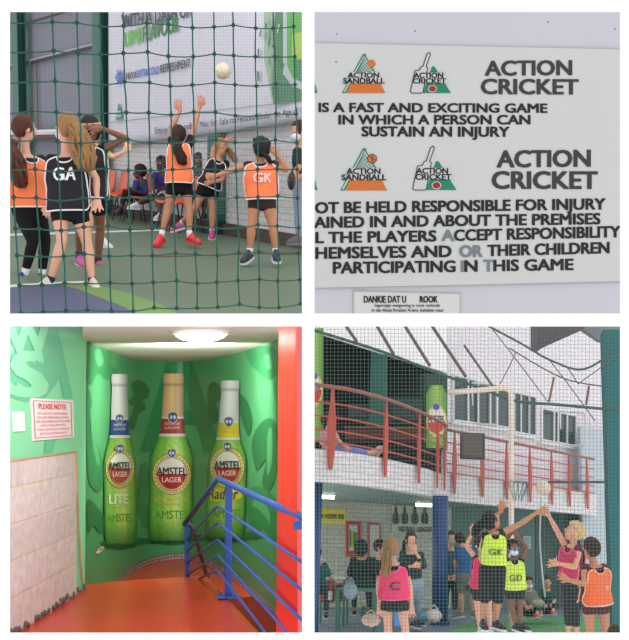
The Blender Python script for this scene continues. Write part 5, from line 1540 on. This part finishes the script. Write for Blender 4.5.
# windows
fr = mat('frame_white', (214, 214, 216), g, rough=.5); gl = glassy('window_dark', (48, 66, 66), g)
def wq(pts, off, thick, name, m, parent=None):
    b = MB(); b.prism([uw.hit(x, y, off) for x, y in pts], -uw.nrm(0) * thick); return b.build(name, m, parent, root_m=None if parent else R.mat_at(uw.hit(*pts[0], off)))
def window(idx, L_, Rr, tl, tr, bl, br, mull, sash):
    """corners rows: tl,tr top rows; bl,br bottom rows"""
    root = wq([(L_, tl), (Rr, tr), (Rr, br), (L_, bl)], .012, .1, 'window_%d' % idx, gl); struct(root)
    def rowt(x): return lerp(tl, tr, (x - L_) / (Rr - L_))
    def rowb(x): return lerp(bl, br, (x - L_) / (Rr - L_))
    b = MB(); th = .03
    for x in [L_, Rr] + mull: b.tube([uw.hit(x, rowt(x), .04), uw.hit(x, rowb(x), .04)], th, n=4)
    b.tube([uw.hit(L_, tl, .04), uw.hit(Rr, tr, .04)], th, n=4); b.tube([uw.hit(L_, bl, .04), uw.hit(Rr, br, .04)], th, n=4)
    b.build('window_frame', fr, root)
    b = MB(); b.prism([uw.hit(L_ - 1, bl + 1, .12), uw.hit(Rr + 1, br + 1, .12), uw.hit(Rr + 1, br + 3.4, .12), uw.hit(L_ - 1, bl + 3.2, .12)], -uw.nrm(0) * .12); b.build('window_sill', fr, root)
    for (x0, y0, x1, y1, dD) in sash:
        b = MB(); D0 = uw.hit(x0, y0).y; D1 = D0 - dD
        q = [C(x0, y0, D0 - .1), C(x1, y0 + 2, D1), C(x1, y1 + 1, D1), C(x0, y1, D0 - .1)]
        for a, c_ in zip(q, q[1:] + q[:1]): b.tube([a, c_], .03, n=4)
        b.build('open_sash', fr, root)
window(1, 453.5, 510, 375, 389, 420.5, 428, [468, 478, 490], [(472, 383, 497, 424, .5)])
window(2, 514, 536, 392, 397, 432, 436, [521, 529], [])
window(3, 542, 576, 408, 416, 440, 446, [554, 558, 567], [(560, 411, 585, 445, .8)])
# roof, beams, teal pillar on the right
b = MB(); b.prism([C(x, y, 20) for x, y in [(537, 322), (588, 322), (583.5, 329.5), (541, 348.5), (537, 352)]], V((0, .6, 0)))
struct(b.build('roof_beam', mat('beam_dark', (88, 84, 90), g, rough=.7, var=.06), root_m=RM))
b = MB(); b.prism([C(x, y, 21) for x, y in [(584, 322), (626, 322), (626, 342), (604, 343), (583, 329)]], V((0, .5, 0)))
struct(b.build('roof_panel', mat('roof_greenish', (118, 128, 126), g, rough=.8, var=.3, scale=1.5), root_m=RM))
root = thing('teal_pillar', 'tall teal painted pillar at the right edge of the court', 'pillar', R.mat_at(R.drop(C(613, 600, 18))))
for nm, x0, x1, y0, y1, D, m in (('shaft', 609, 632, 340, 640, 18, mat('pillar_teal2', (42, 128, 122), g, rough=.5, var=.1, scale=1)), ('dark_panel', 608, 628, 322, 640, 17.6, mat('pillar_teal3', (40, 98, 100), g, var=.1, scale=1))):  # second piece is a darker teal sheet before the shaft
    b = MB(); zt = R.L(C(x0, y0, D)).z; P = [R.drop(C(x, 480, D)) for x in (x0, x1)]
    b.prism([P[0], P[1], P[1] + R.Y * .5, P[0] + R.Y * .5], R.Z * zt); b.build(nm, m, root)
# cables
wire = mat('wire_brown', (104, 86, 86), g); wg = mat('wire_green', (60, 84, 80), g)
def cable(pts, r, label, m=wire, D=19.5, group='cables above the gallery'):
    b = MB(); Q = [C(x, y, D) for x, y in spline(pts, 6, False) + [pts[-1]]]; b.tube(Q, r, n=5); o = b.build('cable', m, root_m=R.mat_at(Q[0])); tag(o, label, 'cable', group)
cable([(309, 329), (380, 351), (440, 374), (480, 388), (515, 401), (560, 405), (624, 411)], .028, 'thick dark green net cable running from top left to the teal pillar', wg, 17.5)
cable([(488, 326), (520, 343), (552, 361), (585, 369), (622, 345)], .02, 'sagging dark cable with small knots, top right', wg, 17.5)
cable([(509, 348), (560, 377), (600, 386), (624, 388)], .014, 'thin brown wire sagging across the white wall to the right pillar')
for i, (a, b_) in enumerate([((346, 326), (357, 342)), ((377, 326), (394, 355)), ((405, 326), (430, 366)), ((432, 326), (466, 377)), ((464, 345), (494, 388)), ((554, 377), (549, 402)), ((589, 386), (586, 405))]):
    o = MB(); D = 18.4; pA, pB2 = C(*a, D), C(*b_, D); o.tube([pA, pB2], .03 if i < 4 else .022, n=6); ob = o.build('stay_rod', wire if i < 5 else mat('rod_rust', (140, 108, 100), g), root_m=R.mat_at(pB2))
    tag(ob, ['first', 'second', 'third', 'fourth', 'fifth'][i] + ' slanting brown stay rod from the left on the white upper wall' if i < 5 else ('short upright rusty rod above the third window, left one' if i == 5 else 'short upright rusty rod near the teal pillar, right one'), 'rod', 'stay rods of the net')
for i, (a, b_) in enumerate([((490, 326), (548, 402)), ((516, 352), (500, 384)), ((548, 358), (595, 421)), ((566, 366), (578, 384)), ((624, 350), (578, 384))]):
    cable([a, ((a[0] + b_[0]) / 2 + .5, (a[1] + b_[1]) / 2), b_], .010, ['thin wire slanting down from the top centre', 'thin wire leaning left above the goal pipe', 'thin wire slanting down past the third window', 'short thin wire between two cables top right', 'thin wire rising to the top right corner'][i], wire, 18)
# goal post
root = thing('goal_post', 'cream pipe goal post with bent arm and net at the court', 'goal post', R.mat_at(R.drop(C(511, 600, 17))))
cr = mat('pipe_cream', (214, 198, 186), g, rough=.45, var=.1, scale=4); Dg = 17.0
b = MB(); b.tube([C(448, 392.5, Dg), C(470, 391, Dg), C(500, 388.4, Dg), C(506.5, 388.6, Dg), C(510, 391, Dg), C(511, 396, Dg), C(511.3, 480, Dg), R.drop(C(511, 600, Dg))], .046, n=12); b.build('pipe', cr, root, True)
rc = C(520, 482, Dg)
b = MB(); 
rp = [R.W(*( (R.L(C(518, 482, Dg))) + V((math.cos(t) * .18, math.sin(t) * .18, 0)) )) for t in [i * 2 * PI / 24 for i in range(25)]]
b.tube(rp, .01, n=6); b.build('hoop', mat('hoop_grey', (120, 128, 130), g), root, True)
b = MB()
for i in range(12):
    a = rp[2 * i]; c0 = R.W(*(R.L(C(517, 501, Dg)) + V((math.cos(i * PI / 6 + .3) * .09, math.sin(i * PI / 6 + .3) * .09, 0)))); b.tube([a, (a + c0) / 2 - R.Z * .0, c0], .0035, n=4)
    c1 = R.W(*(R.L(C(517, 501, Dg)) + V((math.cos(i * PI / 6 - .3) * .09, math.sin(i * PI / 6 - .3) * .09, 0)))); b.tube([a, c1], .0035, n=4)
b.build('hoop_net', mat('hoop_net_green', (78, 112, 104), g), root)
# hanging strap
cable([(541, 497), (540, 540), (542, 570), (545, 597)], .016, 'pale hanging rope behind the blonde player', mat('rope_pale', (176, 180, 180), g), 17.2, None)
ball(BR, C(543.3, 488.3, 13.4), .1, 'pale ball above the two reaching hands', g)
# long dark bar right
bcab = MB(); bcab.tube([C(548, 482, 23), C(624, 482, 20)], .028, n=6); tag(bcab.build('pipe_rail', mat('pipe_grey', (96, 108, 112), g), root_m=R.mat_at(C(548, 482, 23))), 'thin grey horizontal pipe from gallery railing to the teal pillar', 'pipe')
# signs on the lower wall
sl_ = lambda off: (lambda x, y: lwB.hit(x, y, off))
def panel(name, label, cat, pts, off, m, th=.03, group=None):
    root = thing(name, label, cat, R.mat_at(lwB.hit(*pts[-1], off)), group); b = MB(); b.prism([lwB.hit(x, y, off) for x, y in pts], -lwB.nrm(0) * th); b.build('panel', m, root); return root
r_ = panel('hanging_sign', 'yellow rectangular sign with black letters under the balcony', 'sign', [(319.5, 508), (345.5, 510), (345.5, 524), (319.5, 523.5)], .6, mat('sign_yellow', (222, 204, 56), g))
b = MB(); text_q(b, 'A VOOR 400', [(321, 518.5), (344, 519), (344, 514.5), (321, 514)], sl_(.63), .04, cl((50, 56, 50), g)); b.build('lettering', MI, r_)
r_ = panel('wall_opening', 'red framed hatch with poster on the cream wall', 'window', [(347, 521), (361.5, 522), (361.5, 557), (347, 556)], .05, mat('hatch_red', (186, 62, 58), g), .06)
b = MB(); b.prism([lwB.hit(x, y, .07) for x, y in [(349, 525), (357.5, 525.5), (357.5, 551), (349, 550.5)]], -lwB.nrm(0) * .01); b.build('inner_sheet', mat('hatch_inner', (190, 200, 184), g), r_)
b = MB()
for i, c_ in enumerate([(60, 110, 80), (200, 190, 60), (60, 110, 80), (90, 130, 110)]): line_q(b, [(350.2 + i * 2, 530 + i), (350.2 + i * 2, 546)], 1.3, sl_(.085), cl(c_, g))
b.build('poster_print', MI, r_)
r_ = panel('door_frame', 'narrow red framed doorway right of the red hatch', 'door', [(368.5, 522.5), (380.5, 523), (380.5, 597), (368.5, 597)], .05, mat('hatch_red', (186, 62, 58), g), .06)
b = MB(); b.prism([lwB.hit(x, y, .07) for x, y in [(370, 525), (379, 525.3), (379, 597), (370, 597)]], -lwB.nrm(0) * .01); b.build('door_leaf', mat('door_cream', (196, 196, 182), g), r_)
r_ = panel('wall_board', 'grey poster with row of dark bottle shapes and a caption line', 'poster', [(392, 505.5), (434, 506), (434, 534), (392, 533)], .05, mat('board_cream', (190, 194, 180), g), .03)
for i, x in enumerate((396, 405, 415, 425)):
    b = MB(); poly_q(b, spline([(x - 1, 507), (x + 1, 507), (x + 1.4, 512), (x + 3, 515), (x + 3, 523), (x - 3, 523), (x - 3, 515), (x - 1.4, 512)], 3), sl_(.07), cl((66, 80, 72), g)); b.build('bottle_shape', MI, r_)
b = MB(); text_q(b, 'NETBALL LEAGUE', [(399, 531.5), (432, 532), (432, 527), (399, 526.5)], sl_(.07), .03, cl((56, 64, 60), g)); b.build('lettering', MI, r_)
r_ = panel('notice_sheet', 'white sheet pinned to the teal wall right of the goal post', 'sign', [(523, 536), (531, 536.5), (531, 549), (523, 548.5)], .05, mat('sheet_grey', (170, 182, 184), g), .02)
b = MB()
for i in range(4): line_q(b, [(524.2, 538.5 + i * 2.6), (529.8, 538.8 + i * 2.6)], .6, sl_(.07), cl((110, 124, 126), g))
b.build('writing', MI, r_)
r_ = panel('dark_hatch', 'dark recessed doorway behind the reaching players', 'door', [(536, 512), (560, 513), (560, 600), (536, 600)], .02, mat('hatch_dark', (66, 88, 86), g), .03)
b = MB(); b.tube([lwB.hit(556, 556, .08), lwB.hit(556, 564, .08)], .02); b.build('handle', fr, r_)
# counter, table, bags
def table(px0, px1, ytop, D, label, mtop, mleg, dep=.6, extra=None):
    z = R.L(C(px0, ytop, D)).z; A = R.drop(C(px0, 560, D)); B_ = R.drop(C(px1, 560, D)); c = (A + B_) / 2; w = (B_ - A).length
    root = thing('table', label, 'table', R.mat_at(c))
    b = MB(); b.rbox(c + R.Z * z + R.Y * dep / 2, (R.X, R.Y, R.Z), (w, dep, .04), .01); b.build('tabletop', mtop, root)
    for sx in (-.46, .46):
        for sy in (.05, .95):
            b = MB(); b.tube([c + R.X * w * sx + R.Y * dep * sy, c + R.X * w * sx + R.Y * dep * sy + R.Z * z], .02, n=8); b.build('leg', mleg, root)
    return root
gt = mat('table_green', (60, 110, 96), g); wt = mat('table_white', (196, 204, 200), g)
table(316, 346, 577, 17.5, 'white topped table with green legs at the left edge', wt, gt)
table(336, 376, 589, 16.6, 'low green bench table behind the girl in the pink bib', gt, gt, .4)
obj_box('drinks_crate', 'red crate under the table at the left edge', 'crate', 320, 581, 333, 602, 17.9, .4, mat('crate_red', (150, 52, 48), g, var=.2, scale=8))[0]
def crate_parts(r_, c, w, h, D):
    for i in range(3):
        b = MB(); b.rbox(c - R.Y * .01 + R.Z * (h * (i - 1) * .28), (R.X, R.Y, R.Z), (w * .85, .03, h * .1), .004); b.build('slot', mat('crate_slot', (70, 36, 36), g), r_)
r_, c, w, h = obj_box('drinks_crate', 'red crate behind the green bench, left of the backpack', 'crate', 336, 584, 345, 601, 18.2, .4, mat('crate_red', (150, 52, 48), g)); crate_parts(r_, c, w, h, 18)
r_, c, w, h = obj_box('drinks_crate', 'dark red stack behind the player with raised hand, right of the blue column', 'crate', 452, 570, 468, 590, 20, .4, mat('crate_dark', (96, 50, 52), g)); crate_parts(r_, c, w, h, 18)
r_, c, w, h = obj_box('paper_cup', 'small white cup beside the red crates', 'cup', 328, 592, 332, 600, 16.9, .06, mat('cup_white', (200, 206, 206), g)); b = MB(); b.tube([c + R.Z * h * .5, c + R.Z * h * .6], .035, n=10); b.build('lid', fr, r_)
def bag(label, cx, cy, rx, ry, D, c_, strap=True, name='bag'):
    c = C(cx, cy, D); root = thing(name, label, 'bag', R.mat_at(c - R.Z * ry * D / F))
    m = mat('bag_%d_%d' % (cx, cy), c_, g, rough=.8, var=.3, scale=9, bump=.4)
    b = MB(); b.ell(c, (R.X, R.Y, R.Z), (rx * D / F, .16, ry * D / F), 22, 16, lambda d: (1 - .22 * max(0, d[2]) ** 2) * (1 + .05 * math.sin(d[0] * 9 + d[2] * 6))); b.build('pouch', m, root, True)
    b = MB(); b.tube([c + R.Z * ry * D / F * .75 - R.X * rx * D / F * .5, c + R.Z * ry * D / F * 1.3, c + R.Z * ry * D / F * .75 + R.X * rx * D / F * .5], .014, n=6); b.build('strap', m, root, True)
    b = MB(); b.rbox(c - R.Y * .15 - R.Z * ry * D / F * .2, (R.X, R.Y, R.Z), (rx * D / F * 1.0, .06, ry * D / F * .7), .02); b.build('pocket', m, root)
bag('grey and blue backpack on the green bench', 350.5, 590, 7, 9.5, 15.9, (128, 140, 156))
bag('tan crumpled bag on the floor left of the girl in pink', 371, 619.5, 9.5, 7, 15.0, (178, 152, 140))
bag('dark teal bag behind the tan crumpled bag', 364, 612, 4.5, 4.5, 16.5, (50, 84, 82))
bag('pale patterned bag on the floor beside the blue column', 434, 615, 8, 7.5, 16.6, (186, 176, 168))
bag('beige bag on the floor by the seated child', 538, 603, 7, 4.5, 18.5, (160, 150, 142))
for (x, y, r, c_, lab) in [(424, 616.5, 5.0, (70, 140, 180), 'blue ball on the floor beside the pale patterned bag'), (417.5, 610, 4.2, (196, 96, 112), 'pink ball behind the blue ball')]:
    p = C(x, y, 17.2 if r < 5 else 16.8); root = thing('toy_ball', lab, 'ball', R.mat_at(p)); q = r * p.y / F
    b = MB(); b.ell(p, (R.X, R.Y, R.Z), (q, q, q), 24, 16); b.build('skin', mat('tb_%d' % x, c_, g, rough=.4), root, True); b = MB(); b.tube([p + R.Z * q, p + R.Z * (q + .006)], .01); b.build('valve', fr, root)
root = thing('water_bottle', 'bright blue water bottle on the floor by the pink bib girl', 'bottle', R.mat_at(C(397.5, 626, 14)))
p = C(397.5, 626, 14); b = MB(); b.tube([p, p + R.Z * .19, p + R.Z * .23], [.045, .045, .02], n=14); b.build('flask', mat('flask_blue', (50, 130, 200), g, rough=.3), root, True); b = MB(); b.tube([p + R.Z * .23, p + R.Z * .26], .024, n=10); b.build('cap', fr, root)

LIME = (196, 224, 84); PK = (232, 62, 112); PK2 = (196, 52, 92)
BS = ('black_shorts_br', (40, 46, 46))
# girl in pink, C
person(R, 11.7, dict(head=(391, 549), neck=(392.5, 560), ls=(381.5, 566), rs=(404, 566), le=(378.5, 585), re=(410, 586), lw=(379.5, 604, -.03), rw=(411, 605, -.03),
    lh=(386.5, 597), rh=(400.5, 597), lk=(388, 626, -.02), rk=(405, 627, -.02), la=(389, 656), ra=(407, 657), lt=(386, 667, -.05), rt=(409, 667, -.05)),
    'blonde girl in pink bib lettered C with her back turned', 'fair', g, k=.92, face=10, hair=('blonde', 'pony', [(389, 549, -.1), (387, 556, -.15), (386, 565, -.16), (386, 577, -.14)], [.035, .065, .065, .04], ('grey', (120, 90, 90))),
    top=('blacktee', (36, 38, 40), .5), bib=('pink', PK, (240, 110, 150), .98, ('C', 0.05, .42, .66, .26, (90, 40, 66))), bottom=('black_skirt', (44, 50, 50), .40, 'skirt'), shoe=(('white', (210, 210, 214)), ('white', (225, 220, 225))))
# standing adult with hand at chin
person(R, 16.9, dict(head=(411, 540), neck=(411, 549), ls=(402.5, 554), rs=(421, 555), le=(401, 568, -.05), re=(424, 566, -.05), lw=(413, 566, -.25), rw=(415.5, 552, -.2), rf=(413, 547, -.18), lf=(420, 565, -.2),
    lh=(408, 583), rh=(418, 583), lk=(411, 603, -.02), rk=(418, 603, .1), la=(413, 621), ra=(417, 621, .15), lt=(417, 627, -.1), rt=(422, 625, .05)),
    'standing adult in dark green top and jeans, hand on chin, mask lowered', 'fair', g, k=1.02, face=165, hair=('darkbrown', 'long', [(405, 540, .05), (403.5, 548, .03), (402.5, 556, .0)], [.03, .04, .03]),
    top=('forest', (44, 60, 58), 1.6, 1.1), bottom=('jeans2', (140, 158, 176), 1.9, 'pants'), shoe=(('dark2', (50, 50, 56)), ('white', (225, 220, 225))), mask=None)
# GK lime
person(R, 12.9, dict(head=(491.5, 521), neck=(491, 531), ls=(485.5, 536, .0), rs=(502, 533), le=(491, 523, .15), re=(520, 524), lw=(500.5, 511.5, .15), rw=(537, 512.5), rf=(543, 510), lf=(502, 507, .15),
    lh=(487, 569), rh=(498, 569), lk=(484.5, 598, -.02), rk=(498, 599), la=(482.5, 620), ra=(495.5, 621), lt=(484.5, 629, -.12), rt=(501, 629, -.1)),
    'player in lime bib lettered GK reaching up to the right, dark ponytail', 'tan', g, k=.98, face=60, pitch=35, hair=('black', 'pony', [(485, 520, .0), (480, 524, -.02), (476.5, 530, -.03), (474, 537, -.02)], [.035, .07, .065, .03]),
    top=('darktee', (40, 42, 44), .1), bib=('lime', LIME, (214, 240, 110), .80, ('GK', 0.05, .34, .52, .46, (84, 104, 50))), bottom=('capri', (38, 44, 44), 1.12, 'pants', .014), shoe=(('black', (40, 40, 46)), ('white', (225, 220, 225))))
# GD lime
person(R, 15.6, dict(head=(513, 548), neck=(513.5, 557), ls=(506, 561), rs=(521, 560), le=(503, 549, .1), re=(526.5, 547), lw=(508, 538, .1), rw=(517, 535), rf=(512.5, 531, -.02),
    lh=(509.5, 589), rh=(519.5, 589), lk=(512, 608, -.02), rk=(520, 608), la=(515, 624, .0), ra=(520, 624), lt=(519, 631, -.08), rt=(526, 630, -.05)),
    'masked player in lime bib lettered GD with one arm over her head', 'brown', g, k=.93, face=165, hair=('black', 'cap'),
    top=('darktee', (40, 42, 44), .1), bib=('lime', LIME, (214, 240, 110), .94, ('GD', 0.0, .42, .64, .5, (84, 104, 50))), bottom=(BS[0], BS[1], .5, 'shorts'), shoe=(('black', (40, 40, 46)), ('white', (225, 220, 225))), mask=(190, 214, 232))
# pink player behind
person(R, 14.6, dict(head=(481, 545), neck=(481, 553), ls=(475, 557), rs=(489, 557), le=(466.5, 546), re=(494, 568), lw=(472, 533), rw=(490, 576), lf=(474, 528),
    lh=(477, 588), rh=(487, 588), lk=(478, 608), rk=(489, 608), la=(480, 628), ra=(490, 628), lt=(480, 634, -.1), rt=(491, 634, -.1)),
    'player in pink bib with raised arm, half hidden behind the GK player', 'light', g, k=.92, face=150, hair=('darkbrown', 'cap'),
    top=('darktee', (40, 42, 44), .1), bib=('pink2', PK2, (230, 90, 130), .94), bottom=(BS[0], BS[1], .6, 'shorts'), shoe=(('white', (210, 210, 214)), ('white', (225, 220, 225))))
# blonde woman
person(R, 13.3, dict(head=(574, 532), neck=(573.5, 543), ls=(566, 547, .06), rs=(579, 549, -.1), le=(556.5, 530, .06), re=(575, 567, -.2), lw=(549.5, 517, .05), rw=(559, 564, -.25), lf=(546, 511, .05), rf=(553, 563.5, -.25),
    lh=(568, 580, .05), rh=(576, 580, -.03), lk=(568, 607, .0), rk=(575, 608, .03), la=(569, 636, .05), ra=(577, 638), lt=(563, 650, .0), rt=(571, 652, -.05)),
    'short-haired blonde woman in pink bib reaching up to the left', 'light', g, k=1.02, face=-80, pitch=25, hair=('pale', 'curly'),
    top=('plum', (104, 40, 62), .1), bib=('pink3', (190, 56, 96), (226, 100, 136), .84), bottom=('capri2', (44, 48, 50), 1.62, 'pants'), shoe=(('black', (40, 40, 46)), ('white', (225, 220, 225))))
# orange girl
person(R, 11.7, dict(head=(591, 549), neck=(593, 560), ls=(584.5, 568, -.05), rs=(604, 568, .05), le=(584, 584, -.15), re=(607, 587, .1), lw=(569, 580.5, -.25), rw=(603, 600, .15), lf=(563, 577, -.25),
    lh=(588.5, 603, -.03), rh=(602, 603, .03), lk=(590, 630), rk=(606, 631), la=(592, 660), ra=(610, 661), lt=(588, 672, -.05), rt=(606, 672, -.05)),
    'dark-haired girl in orange bib at the right edge seen from behind', 'tan', g, k=.93, face=-35, hair=('darkbrown', 'cap'),
    top=('maroontee', (84, 42, 46), .1), bib=('orange_br', (244, 110, 70), (248, 190, 170), .98, ('G', 0.3, .44, .54, .10, (250, 196, 176))), bottom=('maroon_shorts', (74, 44, 50), .36, 'shorts'), shoe=(('white', (210, 210, 214)), ('white', (225, 220, 225))))
# head at the lower right corner
person(R, 10.5, dict(head=(616, 638), neck=(616, 652), ls=(604, 660), rs=(628, 660), le=(602, 680), re=(631, 680), lw=(604, 690, -.1), rw=(628, 690, -.1), lh=(610, 684), rh=(622, 684), lk=(606, 690, -.4), rk=(626, 690, -.4), la=(610, 694, -.1), ra=(622, 694, -.1), lt=(606, 696, -.2), rt=(626, 696, -.2)),
    'top of a dark-haired head at the lower right corner', 'tan', g, k=.9, face=0, hair=('darkbrown', 'cap'), top=('darktee', (40, 42, 44), .6), bottom=(BS[0], BS[1], .5, 'shorts'), vox=.013)
# blue shirt adult leaning
person(R, 18.6, dict(head=(460, 541, .3), neck=(462, 545, .2), ls=(458, 549, .1), rs=(476, 547), le=(455, 562, .1), re=(481, 562), lw=(457, 574, .2), rw=(479, 575), lh=(462, 578), rh=(473, 578), lk=(461, 594), rk=(473, 594), la=(462, 611), ra=(473, 611), lt=(460, 617, .0), rt=(476, 617, -.1)),
    'broad adult in blue shirt seen from behind beside the blue column', 'light', g, k=1.1, hw=.03, face=-20, hair=('darkbrown', 'cap'), top=('blueshirt', (48, 96, 146), .8, 1.05), bottom=('tanshorts', (110, 112, 106), .9, 'shorts'), shoe=(('grey3', (110, 110, 112)), ('white', (225, 220, 225))), vox=.012)
person(R, 19.6, dict(head=(451, 538), neck=(451, 546), ls=(444, 551), rs=(457, 551), le=(443, 564), re=(459, 564), lw=(446, 574, -.1), rw=(456, 574, -.1), lh=(447, 577), rh=(455, 577), lk=(446, 594), rk=(455, 594), la=(446, 611), ra=(455, 611), lt=(445, 616, -.1), rt=(456, 616, -.1)),
    'person half hidden between the blue column and the blue shirted adult', 'light', g, k=1.0, face=170, hair=('darkbrown', 'cap'), top=('tealtop', (60, 92, 112), .5), bottom=('darkpants2', (44, 60, 62), 1.9, 'pants'), shoe=(('grey3', (110, 110, 112)), ('white', (225, 220, 225))), vox=.013)
# seated hooded person
person(R, 17.6, dict(head=(361, 548), neck=(361, 555), ls=(353, 560), rs=(370, 560), le=(349, 573), re=(374, 573), lw=(354, 581, .2), rw=(369, 581, .2), lh=(356, 584), rh=(367, 584), lk=(354, 586, .45), rk=(369, 586, .45), la=(354, 610, .4), ra=(369, 610, .4), lt=(354, 613, .6), rt=(369, 613, .6)),
    'seated person in dark hood with back to the court', 'tan', g, k=1.0, face=0, hair=('black', 'cap'), top=('hoodie', (34, 50, 48), 1.7, 1.08, True), bottom=('darkpants2', (44, 60, 62), 1.9, 'pants'), shoe=(('black', (40, 40, 46)), ('white', (225, 220, 225))), vox=.012)
person(R, 18.4, dict(head=(380, 547), neck=(379.5, 555), ls=(373, 560), rs=(387, 560), le=(369, 571, -.1), re=(390, 572), lw=(364, 577, -.2), rw=(384, 580, -.1), lh=(375, 586), rh=(384, 586), lk=(372, 587, -.4), rk=(382, 587, -.4), la=(372, 609, -.4), ra=(382, 609, -.4), lt=(371, 613, -.5), rt=(382, 613, -.5)),
    'seated dark-haired person behind the girl in the pink bib', 'light', g, k=.97, face=110, hair=('darkbrown', 'cap'), top=('tealdark', (40, 66, 62), .8), bottom=('darkpants2', (44, 60, 62), 1.9, 'pants'), shoe=(('black', (40, 40, 46)), ('white', (225, 220, 225))), vox=.012)
person(R, 16.8, dict(head=(316, 554), neck=(316, 561), ls=(309, 566), rs=(325, 566), le=(306, 578), re=(330, 577), lw=(312, 585, -.2), rw=(334, 582, .2), lh=(312, 588), rh=(322, 588), lk=(312, 590, -.4), rk=(326, 590, .4), la=(312, 612, -.4), ra=(326, 613, .4), lt=(311, 617, -.5), rt=(326, 616, .5)),
    'hunched person in dark green at the table, cut off by the left edge', 'tan', g, k=1.0, face=10, hair=('black', 'cap'), top=('darkgreen2', (36, 84, 78), .9, 1.08), bottom=('darkpants2', (44, 60, 62), 1.9, 'pants'), shoe=(('black', (40, 40, 46)), ('white', (225, 220, 225))), vox=.013)
# seated children by the wall
person(R, 19.6, dict(head=(529, 583), neck=(529, 589), ls=(524, 592), rs=(534, 592), le=(522, 600), re=(537, 600), lw=(526, 606, -.2), rw=(533, 606, -.2), lh=(525, 611), rh=(533, 611), lk=(518, 607, -.5), rk=(541, 606, -.5), la=(521, 615, -.8), ra=(536, 615, -.8), lt=(519, 617, -.9), rt=(538, 617, -.9)),
    'masked child sitting on the floor near the hanging rope', 'light', g, k=.85, face=175, hair=('darkbrown', 'cap'), top=('greytop', (120, 130, 126), .8), bottom=('darkpants2', (44, 60, 62), 1.7, 'pants'), shoe=(('coral', (230, 100, 90)), ('white', (225, 220, 225))), mask=(190, 214, 232), vox=.013)
person(R, 20.2, dict(head=(547, 582), neck=(547, 588), ls=(542, 591), rs=(552, 591), le=(540, 600), re=(555, 600), lw=(544, 605, -.2), rw=(552, 605, -.2), lh=(543, 609), rh=(551, 609), lk=(538, 605, -.5), rk=(557, 605, -.5), la=(541, 612, -.8), ra=(552, 612, -.8), lt=(539, 614, -.9), rt=(554, 614, -.9)),
    'child in dark clothes sitting on the floor behind the blonde woman', 'light', g, k=.85, face=175, hair=('darkbrown', 'cap'), top=('darkgreen2', (36, 84, 78), .8), bottom=('darkpants2', (44, 60, 62), 1.7, 'pants'), shoe=(('coral', (230, 100, 90)), ('white', (225, 220, 225))), vox=.013)
# child on the balcony, sitting with legs out
person(R, 15.95, dict(head=(328.5, 421), neck=(328, 429), ls=(323, 433), rs=(334, 434), le=(321, 442), re=(339, 441, -.05), lw=(326, 447, -.1), rw=(344, 445.5, -.05), lh=(327, 450, .1), rh=(334, 450), lk=(351, 450.5, .2), rk=(354, 450.5, .05), la=(374, 454, .75), ra=(377, 454, .6), lt=(380, 446, .8), rt=(384, 446, .65)),
    'child in checked shirt and jeans lying behind the balcony railing', 'fair', g, k=.9, face=80, hair=('darkbrown', 'cap'), top=('checked', (206, 150, 164), .7), bottom=('bluejeans', (116, 132, 190), 1.5, 'pants'), shoe=(('pale', (190, 180, 176)), ('white', (225, 220, 225))))

nw = Wall(R, [(308, 4.3), (628, 4.5)])
fine_net(R, nw, 312, 624, 322, 637, 3.75, .0007, 0, 'fine square mesh net covering the whole court view', mat('mesh_dark', (84, 104, 98), g * .9), .01)
# ================================================================== light
w = bpy.data.worlds.new('world'); scene.world = w; w.use_nodes = True
bg = w.node_tree.nodes['Background']; bg.inputs['Color'].default_value = (1, 1, 1, 1); bg.inputs['Strength'].default_value = 1.12
vs_ = scene.view_settings; vs_.view_transform = 'Standard'; vs_.look = 'None'; vs_.gamma = 1; vs_.exposure = 0; vs_.use_curve_mapping = False
R = BL
area('landing_fill', R.W(*R.L(C(180, 420, 6.0)).xy, 2.25), R.W(*R.L(C(180, 420, 11.5)).xy, 1.1), 1.0, 40, (1, .98, .94))  # added area lamp above the view, lifts the landing's brightness
area('mural_fill', R.W(*R.L(C(192, 420, 9.0)).xy, 2.06), R.W(*R.L(C(174, 420, 12.4)).xy, .6), .5, 105, (1, .98, .94))  # unseen area lamp added to strengthen the ceiling lamp's light on the mural
R = TL
area('hall_fill', R.W(0.0, 10.5, 5.2), R.W(*R.L(C(225, 150, 15)).xy, 1.0), 2.5, 110, (1, 1, 1))  # added fill lamp out of view, brightens the back wall
